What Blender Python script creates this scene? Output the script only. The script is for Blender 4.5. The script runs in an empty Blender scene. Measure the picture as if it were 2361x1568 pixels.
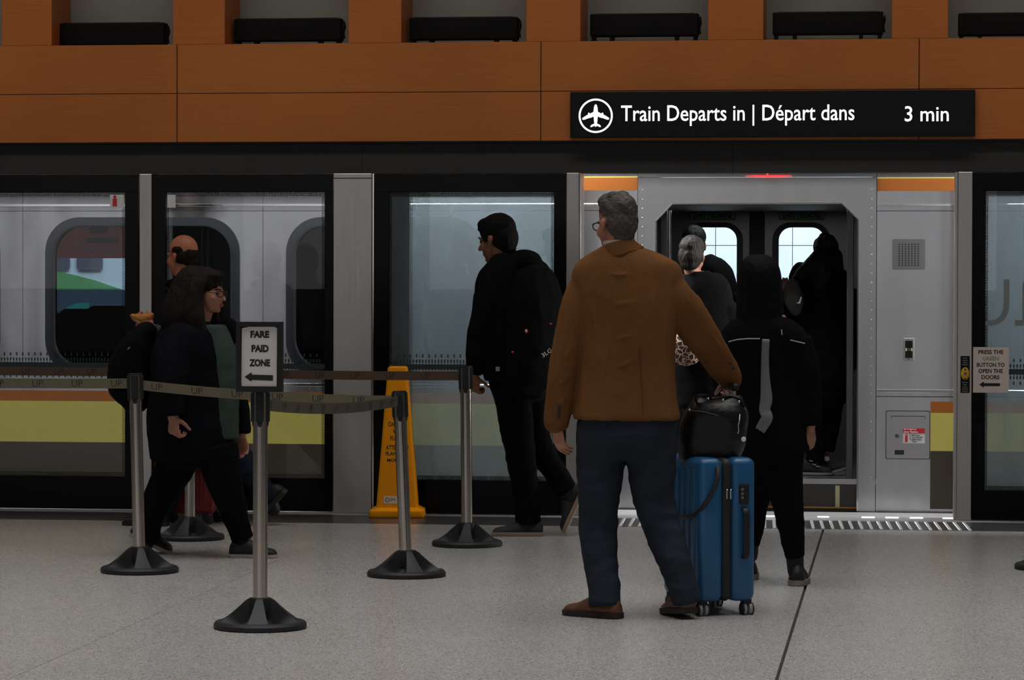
import bpy, bmesh, math, random
from mathutils import Vector, Matrix, noise, Quaternion

random.seed(7)
sc = bpy.context.scene
COL = sc.collection

# ------------------------------------------------------------------ camera
FPX, W_, H_ = 7000.0, 2361.0, 1568.0
YAW, PITCH, ROLL = math.radians(7.25), math.atan(123.5 / 7000.0), 5.0 / 2361.0
CAM = Vector((0.0, -19.25, 1.45))
FWD = Vector((-math.sin(YAW) * math.cos(PITCH), math.cos(YAW) * math.cos(PITCH), -math.sin(PITCH)))
_r0 = Vector((math.cos(YAW), math.sin(YAW), 0.0))
_u0 = _r0.cross(FWD)
RGT = _r0 * math.cos(ROLL) + _u0 * math.sin(ROLL)
UPV = -_r0 * math.sin(ROLL) + _u0 * math.cos(ROLL)
cd = bpy.data.cameras.new('camera')
cd.sensor_width = 36.0
cd.lens = FPX / W_ * 36.0
cd.clip_end = 200.0
cam = bpy.data.objects.new('camera', cd)
COL.objects.link(cam)
m3 = Matrix((RGT, UPV, -FWD)).transposed()
cam.matrix_world = Matrix.Translation(CAM) @ m3.to_4x4()
sc.camera = cam

# ------------------------------------------------------------------ world, lamps, exposure
world = bpy.data.worlds.new('world')
sc.world = world
world.use_nodes = True
wb = world.node_tree.nodes['Background']
wb.inputs[0].default_value = (0.235, 0.23, 0.235, 1)
wb.inputs[1].default_value = 0.24
sc.view_settings.view_transform = 'Standard'
sc.view_settings.look = 'None'
sc.view_settings.gamma = 1.0
sc.view_settings.exposure = 0.0
sc.view_settings.use_curve_mapping = False
sc.cycles.use_denoising = True
sc.cycles.caustics_reflective = False
sc.cycles.caustics_refractive = False
sc.cycles.blur_glossy = 1.0
sc.cycles.sample_clamp_indirect = 3.0
sc.cycles.transparent_max_bounces = 16
sc.cycles.max_bounces = 6
sc.cycles.diffuse_bounces = 2
sc.cycles.glossy_bounces = 3
sc.cycles.adaptive_threshold = 0.06
sc.cycles.use_light_tree = False


def area(name, loc, rot, sx, sy, power, col=(1, 1, 1), spread=180):
    l = bpy.data.lights.new(name, 'AREA')
    l.shape = 'RECTANGLE'
    l.size, l.size_y = sx, sy
    l.energy = power
    l.color = col
    l.spread = math.radians(spread)
    o = bpy.data.objects.new(name, l)
    COL.objects.link(o)
    o.location = loc
    o.rotation_euler = rot
    return o


R = math.radians
area('hall_ceiling_lamp', (-2.0, -8.0, 6.5), (0, 0, 0), 12, 10, 300, (1, 0.98, 0.96), 80)
area('fascia_fill', (-2.5, -2.7, 5.8), (R(38), 0, 0), 13, 0.5, 38, (1, 0.93, 0.85), 85)  # unseen lamp added to brighten the wood fascia
area('platform_lamp_left', (-5.6, 0.14, 2.88), (R(9), 0, 0), 7.4, 0.12, 150, (0.97, 0.98, 1.0))
area('vestibule_fill', (-0.85, 1.9, 1.99), (0, 0, 0), 1.2, 0.3, 5.5, (0.95, 1.0, 1.0))  # added lamp, lifts the dim exit signs
area('platform_lamp_door', (-0.75, 0.14, 2.88), (R(9), 0, 0), 2.2, 0.12, 13, (1.0, 0.99, 0.98))
area('platform_lamp_right', (1.9, 0.14, 2.88), (R(9), 0, 0), 2.8, 0.12, 45, (0.97, 0.98, 1.0))
area('low_sun_stand_in', (3.1, 0.24, 1.75), (0, R(82), R(8)), 2.0, 0.42, 20, (1.0, 0.97, 0.92), 50)  # area lamp standing in for low sun along the gap
area('haze_fill_centre', (-2.75, 0.50, 2.9), (R(-14), 0, 0), 1.35, 0.08, 110, (0.92, 0.97, 1.0))  # unseen lamp added to brighten the dusty glass from behind
area('haze_fill_right', (1.85, 0.50, 2.9), (R(-14), 0, 0), 2.2, 0.08, 105, (0.92, 0.97, 1.0))  # second added lamp, does the same for the right-hand door
area('trainshed_daylight', (-2.5, 4.4, 6.6), (R(12), 0, 0), 16, 2.0, 2300, (0.80, 0.91, 1.0))
# unseen area lamps added behind the camera for streaks in the steel
for _x, _w in ((-13.5, 3.2), (-9.6, 2.2), (-6.6, 2.0), (-3.9, 1.3), (-1.7, 1.0), (1.1, 0.9), (4.6, 3.0)):
    area('rear_streak_lamp', (_x, -30.0, 3.5), (R(90), 0, 0), _w, 4.2, _w * 4.2 * 3.14 * 0.95, (0.98, 0.98, 1.0))


def at(px, py, Y):
    d = FWD + RGT * ((px - W_ / 2) / FPX) - UPV * ((py - H_ / 2) / FPX)
    t = (Y - CAM.y) / d.y
    return CAM + d * t


def gnd(px, py, Z=0.0):
    d = FWD + RGT * ((px - W_ / 2) / FPX) - UPV * ((py - H_ / 2) / FPX)
    return CAM + d * ((Z - CAM.z) / d.z)


def ppm(p):
    return FPX / (Vector(p) - CAM).dot(FWD)


def aX(px, Y, py=800): return at(px, py, Y).x
def aZ(py, Y, px=1180): return at(px, py, Y).z


# ------------------------------------------------------------------ materials
MATS = {}


def mat(name, col, rough=0.6, metal=0.0, spec=0.5, bump=0.0, bscale=60.0, var=0.0, vscale=8.0, stretch=(1, 1, 1),
        emit=0.0, coat=0.0, aniso=None):
    m = bpy.data.materials.new(name)
    m.use_nodes = True
    nt = m.node_tree
    b = nt.nodes['Principled BSDF']
    b.inputs['Base Color'].default_value = (*col, 1)
    b.inputs['Roughness'].default_value = rough
    b.inputs['Metallic'].default_value = metal
    b.inputs['Specular IOR Level'].default_value = spec
    b.inputs['Coat Weight'].default_value = coat
    if emit:
        b.inputs['Emission Color'].default_value = (*col, 1)
        b.inputs['Emission Strength'].default_value = emit
    if bump or var:
        tc = nt.nodes.new('ShaderNodeTexCoord')
        mp = nt.nodes.new('ShaderNodeMapping')
        mp.inputs['Scale'].default_value = stretch
        nt.links.new(tc.outputs['Object'], mp.inputs[0])
    if var:
        n = nt.nodes.new('ShaderNodeTexNoise')
        n.inputs['Scale'].default_value = vscale
        n.inputs['Detail'].default_value = 5
        nt.links.new(mp.outputs[0], n.inputs['Vector'])
        mr = nt.nodes.new('ShaderNodeMapRange')
        mr.inputs['From Min'].default_value = 0.25
        mr.inputs['From Max'].default_value = 0.75
        mr.inputs['To Min'].default_value = 1 - var
        mr.inputs['To Max'].default_value = 1 + var
        nt.links.new(n.outputs['Fac'], mr.inputs['Value'])
        mx = nt.nodes.new('ShaderNodeMix')
        mx.data_type = 'RGBA'
        mx.blend_type = 'MULTIPLY'
        mx.inputs[0].default_value = 1
        mx.inputs['A'].default_value = (*col, 1)
        nt.links.new(mr.outputs[0], mx.inputs['B'])
        nt.links.new(mx.outputs['Result'], b.inputs['Base Color'])
    if bump:
        n2 = nt.nodes.new('ShaderNodeTexNoise')
        n2.inputs['Scale'].default_value = bscale
        n2.inputs['Detail'].default_value = 4
        nt.links.new(mp.outputs[0], n2.inputs['Vector'])
        bp = nt.nodes.new('ShaderNodeBump')
        bp.inputs['Strength'].default_value = bump
        bp.inputs['Distance'].default_value = 0.01
        nt.links.new(n2.outputs['Fac'], bp.inputs['Height'])
        nt.links.new(bp.outputs[0], b.inputs['Normal'])
    MATS[name] = m
    return m


def wood(name, col, rough=0.42):
    m = mat(name, col, rough, spec=0.2)
    nt = m.node_tree
    b = nt.nodes['Principled BSDF']
    tc = nt.nodes.new('ShaderNodeTexCoord')
    mp = nt.nodes.new('ShaderNodeMapping')
    mp.inputs['Scale'].default_value = (1.6, 40, 90)
    nt.links.new(tc.outputs['Object'], mp.inputs[0])
    n = nt.nodes.new('ShaderNodeTexNoise')
    n.inputs['Scale'].default_value = 3.0
    n.inputs['Detail'].default_value = 6
    n.inputs['Distortion'].default_value = 0.4
    nt.links.new(mp.outputs[0], n.inputs['Vector'])
    n2 = nt.nodes.new('ShaderNodeTexNoise')
    n2.inputs['Scale'].default_value = 0.9
    nt.links.new(tc.outputs['Object'], n2.inputs['Vector'])
    ad = nt.nodes.new('ShaderNodeMath')
    ad.operation = 'ADD'
    nt.links.new(n.outputs['Fac'], ad.inputs[0])
    nt.links.new(n2.outputs['Fac'], ad.inputs[1])
    cr = nt.nodes.new('ShaderNodeValToRGB')
    e = cr.color_ramp.elements
    e[0].position, e[0].color = 0.7, (col[0] * 0.90, col[1] * 0.88, col[2] * 0.86, 1)
    e[1].position, e[1].color = 1.3, (col[0] * 1.08, col[1] * 1.09, col[2] * 1.1, 1)
    e[1].position = 1.0
    mul = nt.nodes.new('ShaderNodeMath')
    mul.operation = 'MULTIPLY'
    mul.inputs[1].default_value = 0.82
    nt.links.new(ad.outputs[0], mul.inputs[0])
    nt.links.new(mul.outputs[0], cr.inputs[0])
    nt.links.new(cr.outputs[0], b.inputs['Base Color'])
    return m


def speckle(name, base, dark, light, scale, rough, spec=0.5):
    """terrazzo: a base colour with dark and light stone chips"""
    m = mat(name, base, rough, spec=spec)
    nt = m.node_tree
    b = nt.nodes['Principled BSDF']
    tc = nt.nodes.new('ShaderNodeTexCoord')
    v = nt.nodes.new('ShaderNodeTexVoronoi')
    v.inputs['Scale'].default_value = scale
    nt.links.new(tc.outputs['Object'], v.inputs['Vector'])
    cr = nt.nodes.new('ShaderNodeValToRGB')
    cr.color_ramp.interpolation = 'CONSTANT'
    els = cr.color_ramp.elements
    els[0].position, els[0].color = 0.0, (*dark, 1)
    els[1].position, els[1].color = 0.16, (*[x * 0.86 for x in base], 1)
    for p, c in ((0.4, base), (0.7, [x * 1.1 for x in base]), (0.9, light)):
        k = els.new(p)
        k.color = (*c, 1)
    sp = nt.nodes.new('ShaderNodeSeparateColor')
    nt.links.new(v.outputs['Color'], sp.inputs[0])
    nt.links.new(sp.outputs[0], cr.inputs[0])
    n = nt.nodes.new('ShaderNodeTexNoise')
    n.inputs['Scale'].default_value = 0.7
    n.inputs['Detail'].default_value = 3
    nt.links.new(tc.outputs['Object'], n.inputs['Vector'])
    mr = nt.nodes.new('ShaderNodeMapRange')
    mr.inputs['To Min'].default_value = 0.88
    mr.inputs['To Max'].default_value = 1.12
    nt.links.new(n.outputs['Fac'], mr.inputs['Value'])
    mx = nt.nodes.new('ShaderNodeMix')
    mx.data_type = 'RGBA'
    mx.blend_type = 'MULTIPLY'
    mx.inputs[0].default_value = 1
    nt.links.new(cr.outputs[0], mx.inputs['A'])
    nt.links.new(mr.outputs[0], mx.inputs['B'])
    nt.links.new(mx.outputs['Result'], b.inputs['Base Color'])
    return m


def thin_glass(name, tint, dust=0.0, refl=1.0, rough=0.0, dustcol=(0.8, 0.83, 0.85)):
    """thin pane: see-through, fresnel mirror, a film of dust"""
    m = bpy.data.materials.new(name)
    m.use_nodes = True
    nt = m.node_tree
    nt.nodes.clear()
    out = nt.nodes.new('ShaderNodeOutputMaterial')
    tr = nt.nodes.new('ShaderNodeBsdfTransparent')
    tr.inputs[0].default_value = (*tint, 1)
    gl = nt.nodes.new('ShaderNodeBsdfGlossy')
    gl.inputs['Roughness'].default_value = rough
    gl.inputs[0].default_value = (refl, refl, refl, 1)
    fr = nt.nodes.new('ShaderNodeFresnel')
    fr.inputs[0].default_value = 1.5
    mx = nt.nodes.new('ShaderNodeMixShader')
    nt.links.new(fr.outputs[0], mx.inputs[0])
    nt.links.new(tr.outputs[0], mx.inputs[1])
    nt.links.new(gl.outputs[0], mx.inputs[2])
    last = mx
    if dust:
        df = nt.nodes.new('ShaderNodeBsdfDiffuse')
        df.inputs[0].default_value = (*dustcol, 1)
        tl = nt.nodes.new('ShaderNodeBsdfTranslucent')
        tl.inputs[0].default_value = (*dustcol, 1)
        ad = nt.nodes.new('ShaderNodeMixShader')
        ad.inputs[0].default_value = 0.6
        nt.links.new(df.outputs[0], ad.inputs[1])
        nt.links.new(tl.outputs[0], ad.inputs[2])
        tc = nt.nodes.new('ShaderNodeTexCoord')
        mp = nt.nodes.new('ShaderNodeMapping')
        mp.inputs['Scale'].default_value = (8, 1, 1.4)
        nt.links.new(tc.outputs['Object'], mp.inputs[0])
        n = nt.nodes.new('ShaderNodeTexNoise')
        n.inputs['Scale'].default_value = 1.6
        n.inputs['Detail'].default_value = 6
        nt.links.new(mp.outputs[0], n.inputs['Vector'])
        mr = nt.nodes.new('ShaderNodeMapRange')
        mr.inputs['From Min'].default_value = 0.3
        mr.inputs['From Max'].default_value = 0.75
        mr.inputs['To Min'].default_value = dust * 0.86
        mr.inputs['To Max'].default_value = dust * 1.18
        nt.links.new(n.outputs['Fac'], mr.inputs['Value'])
        m2 = nt.nodes.new('ShaderNodeMixShader')
        nt.links.new(mr.outputs[0], m2.inputs[0])
        nt.links.new(mx.outputs[0], m2.inputs[1])
        nt.links.new(ad.outputs[0], m2.inputs[2])
        last = m2
    nt.links.new(last.outputs[0], out.inputs[0])
    MATS[name] = m
    return m


def dotted(name, col, pitch, duty):
    """printed dot screen: opaque square dots on clear glass (flat print)"""
    m = bpy.data.materials.new(name)
    m.use_nodes = True
    nt = m.node_tree
    nt.nodes.clear()
    out = nt.nodes.new('ShaderNodeOutputMaterial')
    tr = nt.nodes.new('ShaderNodeBsdfTransparent')
    df = nt.nodes.new('ShaderNodeBsdfDiffuse')
    df.inputs[0].default_value = (*col, 1)
    tc = nt.nodes.new('ShaderNodeTexCoord')
    sp = nt.nodes.new('ShaderNodeSeparateXYZ')
    nt.links.new(tc.outputs['Object'], sp.inputs[0])
    facs = []
    for ax in ('X', 'Z'):
        d = nt.nodes.new('ShaderNodeMath')
        d.operation = 'DIVIDE'
        d.inputs[1].default_value = pitch
        nt.links.new(sp.outputs[ax], d.inputs[0])
        f = nt.nodes.new('ShaderNodeMath')
        f.operation = 'FRACT'
        nt.links.new(d.outputs[0], f.inputs[0])
        g = nt.nodes.new('ShaderNodeMath')
        g.operation = 'LESS_THAN'
        g.inputs[1].default_value = duty
        nt.links.new(f.outputs[0], g.inputs[0])
        facs.append(g)
    mu = nt.nodes.new('ShaderNodeMath')
    mu.operation = 'MULTIPLY'
    nt.links.new(facs[0].outputs[0], mu.inputs[0])
    nt.links.new(facs[1].outputs[0], mu.inputs[1])
    mx = nt.nodes.new('ShaderNodeMixShader')
    nt.links.new(mu.outputs[0], mx.inputs[0])
    nt.links.new(tr.outputs[0], mx.inputs[1])
    nt.links.new(df.outputs[0], mx.inputs[2])
    nt.links.new(mx.outputs[0], out.inputs[0])
    return m


def brushed(name, col, rough, stretch, amt=0.1, dent=0.0):
    """brushed stainless: streaky roughness, slow waves in the sheet"""
    m = mat(name, col, rough, metal=1.0)
    nt = m.node_tree
    b = nt.nodes['Principled BSDF']
    tc = nt.nodes.new('ShaderNodeTexCoord')
    mp = nt.nodes.new('ShaderNodeMapping')
    mp.inputs['Scale'].default_value = stretch
    nt.links.new(tc.outputs['Object'], mp.inputs[0])
    n = nt.nodes.new('ShaderNodeTexNoise')
    n.inputs['Scale'].default_value = 6
    n.inputs['Detail'].default_value = 6
    nt.links.new(mp.outputs[0], n.inputs['Vector'])
    mr = nt.nodes.new('ShaderNodeMapRange')
    mr.inputs['To Min'].default_value = max(0.05, rough - amt)
    mr.inputs['To Max'].default_value = rough + amt
    nt.links.new(n.outputs['Fac'], mr.inputs['Value'])
    nt.links.new(mr.outputs[0], b.inputs['Roughness'])
    if dent:
        n2 = nt.nodes.new('ShaderNodeTexNoise')
        n2.inputs['Scale'].default_value = 2.2
        n2.inputs['Detail'].default_value = 1
        mp2 = nt.nodes.new('ShaderNodeMapping')
        mp2.inputs['Scale'].default_value = (2.2, 1, 0.7)
        nt.links.new(tc.outputs['Object'], mp2.inputs[0])
        nt.links.new(mp2.outputs[0], n2.inputs['Vector'])
        bp = nt.nodes.new('ShaderNodeBump')
        bp.inputs['Strength'].default_value = dent
        bp.inputs['Distance'].default_value = 0.05
        nt.links.new(n2.outputs['Fac'], bp.inputs['Height'])
        nt.links.new(bp.outputs[0], b.inputs['Normal'])
    return m


M_WOOD = wood('maple_panel', (0.45, 0.148, 0.036))
M_WOODC = wood('maple_column', (0.46, 0.14, 0.032))
M_NICHE = mat('niche_plaster', (0.24, 0.228, 0.205), 0.8, var=0.05)
M_HEAD = mat('header_graphite', (0.042, 0.04, 0.038), 0.55, spec=0.2, var=0.1, vscale=2)
M_BLACK = mat('black_frit', (0.003, 0.003, 0.0035), 0.18, spec=0.10)
M_LAMPB = mat('uplight_black', (0.003, 0.003, 0.003), 0.6, spec=0.15)
M_TACT = mat('tactile_metal', (0.75, 0.75, 0.76), 0.3, metal=0.35)
M_RUBBER = mat('black_rubber', (0.016, 0.017, 0.019), 0.55, spec=0.35)
M_SEAL = mat('window_seal', (0.022, 0.025, 0.03), 0.45, spec=0.4)
M_PLASTIC = mat('black_plastic', (0.012, 0.012, 0.013), 0.5, spec=0.35, bump=0.15, bscale=300)
M_STEEL = brushed('brushed_steel', (0.50, 0.475, 0.45), 0.34, (30, 30, 0.6), 0.08, 0.05)
M_TRAIN = brushed('train_steel', (0.70, 0.70, 0.715), 0.24, (0.7, 1, 30), 0.03, 0.10)
M_TRAIN2 = brushed('train_door_steel', (0.62, 0.615, 0.615), 0.26, (0.7, 1, 30), 0.02, 0.07)
M_CHROME = mat('polished_steel', (0.8, 0.8, 0.8), 0.12, metal=1)
M_POST = brushed('post_steel', (0.46, 0.41, 0.365), 0.19, (40, 40, 0.5), 0.03)
M_INT = mat('vestibule_panel', (0.13, 0.125, 0.12), 0.35, metal=0.5)
M_INTL = mat('vestibule_ceiling', (0.42, 0.45, 0.45), 0.5)
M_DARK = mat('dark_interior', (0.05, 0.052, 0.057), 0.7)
M_SEAT = mat('seat_cloth', (0.012, 0.012, 0.014), 0.9, spec=0.1)
M_FLOOR = speckle('terrazzo', (0.395, 0.382, 0.368), (0.19, 0.18, 0.175), (0.58, 0.565, 0.55), 190, 0.26, 0.45)
M_GROUT = mat('joint_strip', (0.03, 0.028, 0.027), 0.7)
M_GRAN = speckle('dark_granite', (0.045, 0.045, 0.047), (0.012, 0.012, 0.012), (0.16, 0.16, 0.17), 120, 0.28, 0.5)
M_ORANGE = mat('orange_stripe', (0.40, 0.125, 0.025), 0.4, spec=0.3)
M_YELLOW = mat('ochre_stripe', (0.66, 0.57, 0.135), 0.35)
M_BROWN = mat('umber_stripe', (0.062, 0.05, 0.034), 0.25, spec=0.5)
M_WHITE = mat('white_print', (0.75, 0.75, 0.76), 0.5)
M_PAPER = mat('paper', (0.74, 0.70, 0.68), 0.75, bump=0.25, bscale=9)
M_PAPER2 = mat('laminated_paper', (0.72, 0.62, 0.55), 0.5)
M_INK = mat('black_ink', (0.012, 0.011, 0.012), 0.7)
M_RED = mat('red_print', (0.62, 0.03, 0.035), 0.5)
M_GREENINK = mat('green_print', (0.26, 0.40, 0.25), 0.7)
M_DASH = mat('frosted_dash', (0.035, 0.052, 0.054), 0.6, spec=0.2)
M_FROST = mat('frosted_letter', (0.22, 0.25, 0.25), 0.6)
M_GLASS = thin_glass('screen_glass', (0.965, 0.97, 0.975), 0.006, 0.28)
M_GLASSD = thin_glass('dusty_screen_glass', (0.93, 0.96, 0.975), 0.22, 0.5, dustcol=(0.70, 0.80, 0.85))
M_GLASSD2 = thin_glass('dusty_leaf_glass', (0.93, 0.96, 0.975), 0.26, 0.5, dustcol=(0.70, 0.80, 0.85))
M_TGLASS = thin_glass('train_window_glass', (0.80, 0.83, 0.86), 0.0, 0.22)
M_CGLASS = thin_glass('clear_window_glass', (0.96, 0.98, 0.99), 0.0, 0.5)
M_DOTS = dotted('dot_screen', (0.01, 0.01, 0.011), 0.0098, 0.62)
M_YCONE = mat('yellow_plastic', (0.98, 0.35, 0.002), 0.42, spec=0.2)
M_LED = mat('display_led', (0.95, 0.94, 1.0), 0.5, emit=1.25)
M_REDLED = mat('red_led', (1.0, 0.03, 0.03), 0.5, emit=1.6)
M_SILLDAY = mat('sill_daylight', (0.95, 0.96, 1.0), 0.5, emit=1.1)
M_GRNLED = mat('green_led', (0.35, 0.65, 0.22), 0.5, emit=0.35)
M_DISP = mat('display_black', (0.006, 0.006, 0.006), 0.5, spec=0.25)
M_BELTB = mat('brown_webbing', (0.095, 0.055, 0.033), 0.85, bump=0.25, bscale=400)
M_BELTO = mat('olive_webbing', (0.165, 0.14, 0.088), 0.85, bump=0.25, bscale=400)
M_BELTD = mat('dark_olive_webbing', (0.085, 0.076, 0.055), 0.85, bump=0.25, bscale=400)
M_BELTINK = mat('webbing_print', (0.02, 0.017, 0.013), 0.9)


# ------------------------------------------------------------------ objects
def link(o, parent=None):
    COL.objects.link(o)
    if parent is not None:
        o.parent = parent
    return o


def empty(name, loc=(0, 0, 0), rz=0.0, parent=None):
    o = bpy.data.objects.new(name, None)
    o.location = loc
    o.rotation_euler = (0, 0, rz)
    o.empty_display_size = 0.1
    return link(o, parent)


def tag(o, label=None, cat=None, group=None, kind=None):
    if label: o['label'] = label
    if cat: o['category'] = cat
    if group: o['group'] = group
    if kind: o['kind'] = kind
    return o


def wpos(o):
    p = Vector((0, 0, 0))
    while o is not None:
        p = p + Vector(o.location)
        o = o.parent
    return p


class MB:
    def __init__(self):
        self.bm = bmesh.new()

    def box(self, x0, x1, y0, y1, z0, z1, bev=0.0, seg=2):
        t = bmesh.new()
        r = bmesh.ops.create_cube(t, size=1.0)
        bmesh.ops.scale(t, vec=(abs(x1 - x0), abs(y1 - y0), abs(z1 - z0)), verts=t.verts)
        bmesh.ops.translate(t, vec=((x0 + x1) / 2, (y0 + y1) / 2, (z0 + z1) / 2), verts=t.verts)
        if bev:
            bmesh.ops.bevel(t, geom=list(t.edges), offset=bev, segments=seg, affect='EDGES', profile=0.5)
        self.merge(t)
        return self

    def merge(self, t, mtx=None):
        if mtx is not None:
            bmesh.ops.transform(t, matrix=mtx, verts=t.verts)
        me = bpy.data.meshes.new('tmp')
        t.to_mesh(me)
        t.free()
        self.bm.from_mesh(me)
        bpy.data.meshes.remove(me)

    def tube(self, pts, rad, n=12, cap=True, ref=None):
        limb(self.bm, pts, [rad] * len(pts) if not isinstance(rad, (list, tuple)) else rad, n=n, sub=1, round_caps=False, ref=ref)
        return self

    def lathe(self, prof, n=32, c=(0, 0, 0)):
        bm = self.bm
        rings = []
        for (r, z) in prof:
            rings.append([bm.verts.new((c[0] + r * math.cos(2 * math.pi * i / n), c[1] + r * math.sin(2 * math.pi * i / n), c[2] + z)) for i in range(n)])
        for a, b in zip(rings[:-1], rings[1:]):
            for i in range(n):
                j = (i + 1) % n
                bm.faces.new((a[i], a[j], b[j], b[i]))
        bm.faces.new(list(reversed(rings[0])))
        bm.faces.new(rings[-1])
        return self

    def prism(self, poly, y0, y1):
        """polygon in x,z extruded along y"""
        bm = self.bm
        a = [bm.verts.new((p[0], y0, p[1])) for p in poly]
        b = [bm.verts.new((p[0], y1, p[1])) for p in poly]
        n = len(poly)
        bm.faces.new(a)
        bm.faces.new(list(reversed(b)))
        for i in range(n):
            j = (i + 1) % n
            bm.faces.new((a[i], b[i], b[j], a[j]))
        return self

    def plate(self, outer, holes, y0, y1):
        """polygon with holes in x,z, front face at y0, edges to y1"""
        bm = self.bm
        es = []
        loops = []
        for lp in [outer] + holes:
            vs = [bm.verts.new((p[0], y0, p[1])) for p in lp]
            loops.append(vs)
            for i in range(len(vs)):
                es.append(bm.edges.new((vs[i], vs[(i + 1) % len(vs)])))
        bmesh.ops.triangle_fill(bm, use_beauty=True, use_dissolve=False, edges=es)
        for lp in loops:
            b = [bm.verts.new((v.co.x, y1, v.co.z)) for v in lp]
            for i in range(len(lp)):
                j = (i + 1) % len(lp)
                bm.faces.new((lp[i], b[i], b[j], lp[j]))
        return self

    def sphere(self, c, r, seg=14, mtx=None):
        if not isinstance(r, (tuple, list)): r = (r, r, r)
        M = Matrix.Translation(Vector(c)) @ (mtx.to_4x4() if mtx is not None else Matrix.Identity(4)) @ Matrix.Diagonal((*r, 1))
        bmesh.ops.create_uvsphere(self.bm, u_segments=seg, v_segments=max(6, seg * 2 // 3), radius=1.0, matrix=M)
        return self

    def build(self, name, m, parent=None, smooth=False, loc=None, local=False):
        """vertices are in world space unless local; made relative to the parent"""
        bmesh.ops.recalc_face_normals(self.bm, faces=self.bm.faces)
        me = bpy.data.meshes.new(name)
        off = Vector((0, 0, 0))
        if not local:
            off = wpos(parent) if parent is not None else Vector((0, 0, 0))
            if loc is not None: off = off + (Vector(loc) - off)
            if off.length > 0:
                bmesh.ops.translate(self.bm, vec=-off, verts=self.bm.verts)
        self.bm.to_mesh(me)
        self.bm.free()
        if m: me.materials.append(m)
        if smooth:
            for p in me.polygons: p.use_smooth = True
            if smooth != 'all':
                me.set_sharp_from_angle(angle=R(38))
        o = bpy.data.objects.new(name, me)
        link(o, parent)
        if loc is not None:
            o.location = Vector(loc) - (wpos(parent) if parent is not None else Vector((0, 0, 0)))
        return o


def catmull(P, sub):
    if sub <= 1 or len(P) < 3:
        if sub > 1:
            return [P[0] + (P[1] - P[0]) * (k / sub) for k in range(sub + 1)] if len(P) == 2 else list(P)
        return list(P)
    out = []
    n = len(P)
    for i in range(n - 1):
        p0 = P[max(i - 1, 0)]
        p1, p2 = P[i], P[i + 1]
        p3 = P[min(i + 2, n - 1)]
        for k in range(sub):
            t = k / sub
            out.append(0.5 * ((2 * p1) + (p2 - p0) * t + (2 * p0 - 5 * p1 + 4 * p2 - p3) * t * t + (3 * p1 - p0 - 3 * p2 + p3) * t ** 3))
    out.append(P[-1])
    return out


def limb(bm, pts, rads, n=14, sub=4, ref=None, round_caps=True, sup=2.0, axis=None):
    """loft of elliptical rings along a path; rads: r or (r along ref, r across)"""
    P = [Vector(p) for p in pts]
    Rr = [Vector((r, r)) if not isinstance(r, (tuple, list)) else Vector(r) for r in rads]
    C = catmull(P, sub)
    RR = catmull(Rr, sub)
    rings = []
    N = len(C)
    a_prev = None
    frames = []
    for i in range(N):
        t = (C[min(i + 1, N - 1)] - C[max(i - 1, 0)])
        t = t.normalized() if t.length > 1e-9 else Vector((0, 0, 1))
        if axis is not None: t = Vector(axis)
        if ref is not None:
            a = Vector(ref) - t * Vector(ref).dot(t)
        elif a_prev is None:
            h = Vector((1, 0, 0)) if abs(t.x) < 0.9 else Vector((0, 1, 0))
            a = h - t * h.dot(t)
        else:
            a = a_prev - t * a_prev.dot(t)
        a.normalize()
        a_prev = a
        frames.append((C[i], t, a, t.cross(a), RR[i]))
    seq = []
    if round_caps:
        c, t, a, b, r = frames[0]
        k = min(r.x, r.y)
        for q in (80, 55, 28):
            seq.append((c - t * k * math.sin(R(q)), t, a, b, r * math.cos(R(q))))
    seq += frames
    if round_caps:
        c, t, a, b, r = frames[-1]
        k = min(r.x, r.y)
        for q in (28, 55, 80):
            seq.append((c + t * k * math.sin(R(q)), t, a, b, r * math.cos(R(q))))
    e = 2.0 / sup
    for (c, t, a, b, r) in seq:
        ring = []
        for i in range(n):
            th = 2 * math.pi * i / n
            cs, sn = math.cos(th), math.sin(th)
            if sup != 2.0:
                cs = math.copysign(abs(cs) ** e, cs)
                sn = math.copysign(abs(sn) ** e, sn)
            ring.append(bm.verts.new(c + a * (r.x * cs) + b * (r.y * sn)))
        rings.append(ring)
    for A, B in zip(rings[:-1], rings[1:]):
        for i in range(n):
            j = (i + 1) % n
            bm.faces.new((A[i], A[j], B[j], B[i]))
    bm.faces.new(list(reversed(rings[0])))
    bm.faces.new(rings[-1])


def rrect(x0, x1, z0, z1, r, n=7):
    out = []
    for (cx, cz, a0) in ((x1 - r, z1 - r, 0), (x0 + r, z1 - r, 90), (x0 + r, z0 + r, 180), (x1 - r, z0 + r, 270)):
        for k in range(n + 1):
            a = R(a0 + 90 * k / n)
            out.append((cx + r * math.cos(a), cz + r * math.sin(a)))
    return out


def ring_loop(outer, inner, mb, y0, y1):
    """band between two loops of equal count, boxed from y0 (front) to y1"""
    bm = mb.bm
    n = len(outer)
    o0 = [bm.verts.new((p[0], y0, p[1])) for p in outer]
    i0 = [bm.verts.new((p[0], y0, p[1])) for p in inner]
    o1 = [bm.verts.new((p[0], y1, p[1])) for p in outer]
    i1 = [bm.verts.new((p[0], y1, p[1])) for p in inner]
    for k in range(n):
        j = (k + 1) % n
        bm.faces.new((o0[k], o0[j], i0[j], i0[k]))
        bm.faces.new((o1[k], i1[k], i1[j], o1[j]))
        bm.faces.new((o0[k], o1[k], o1[j], o0[j]))
        bm.faces.new((i0[k], i0[j], i1[j], i1[k]))
    return mb


_txt = {}


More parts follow.
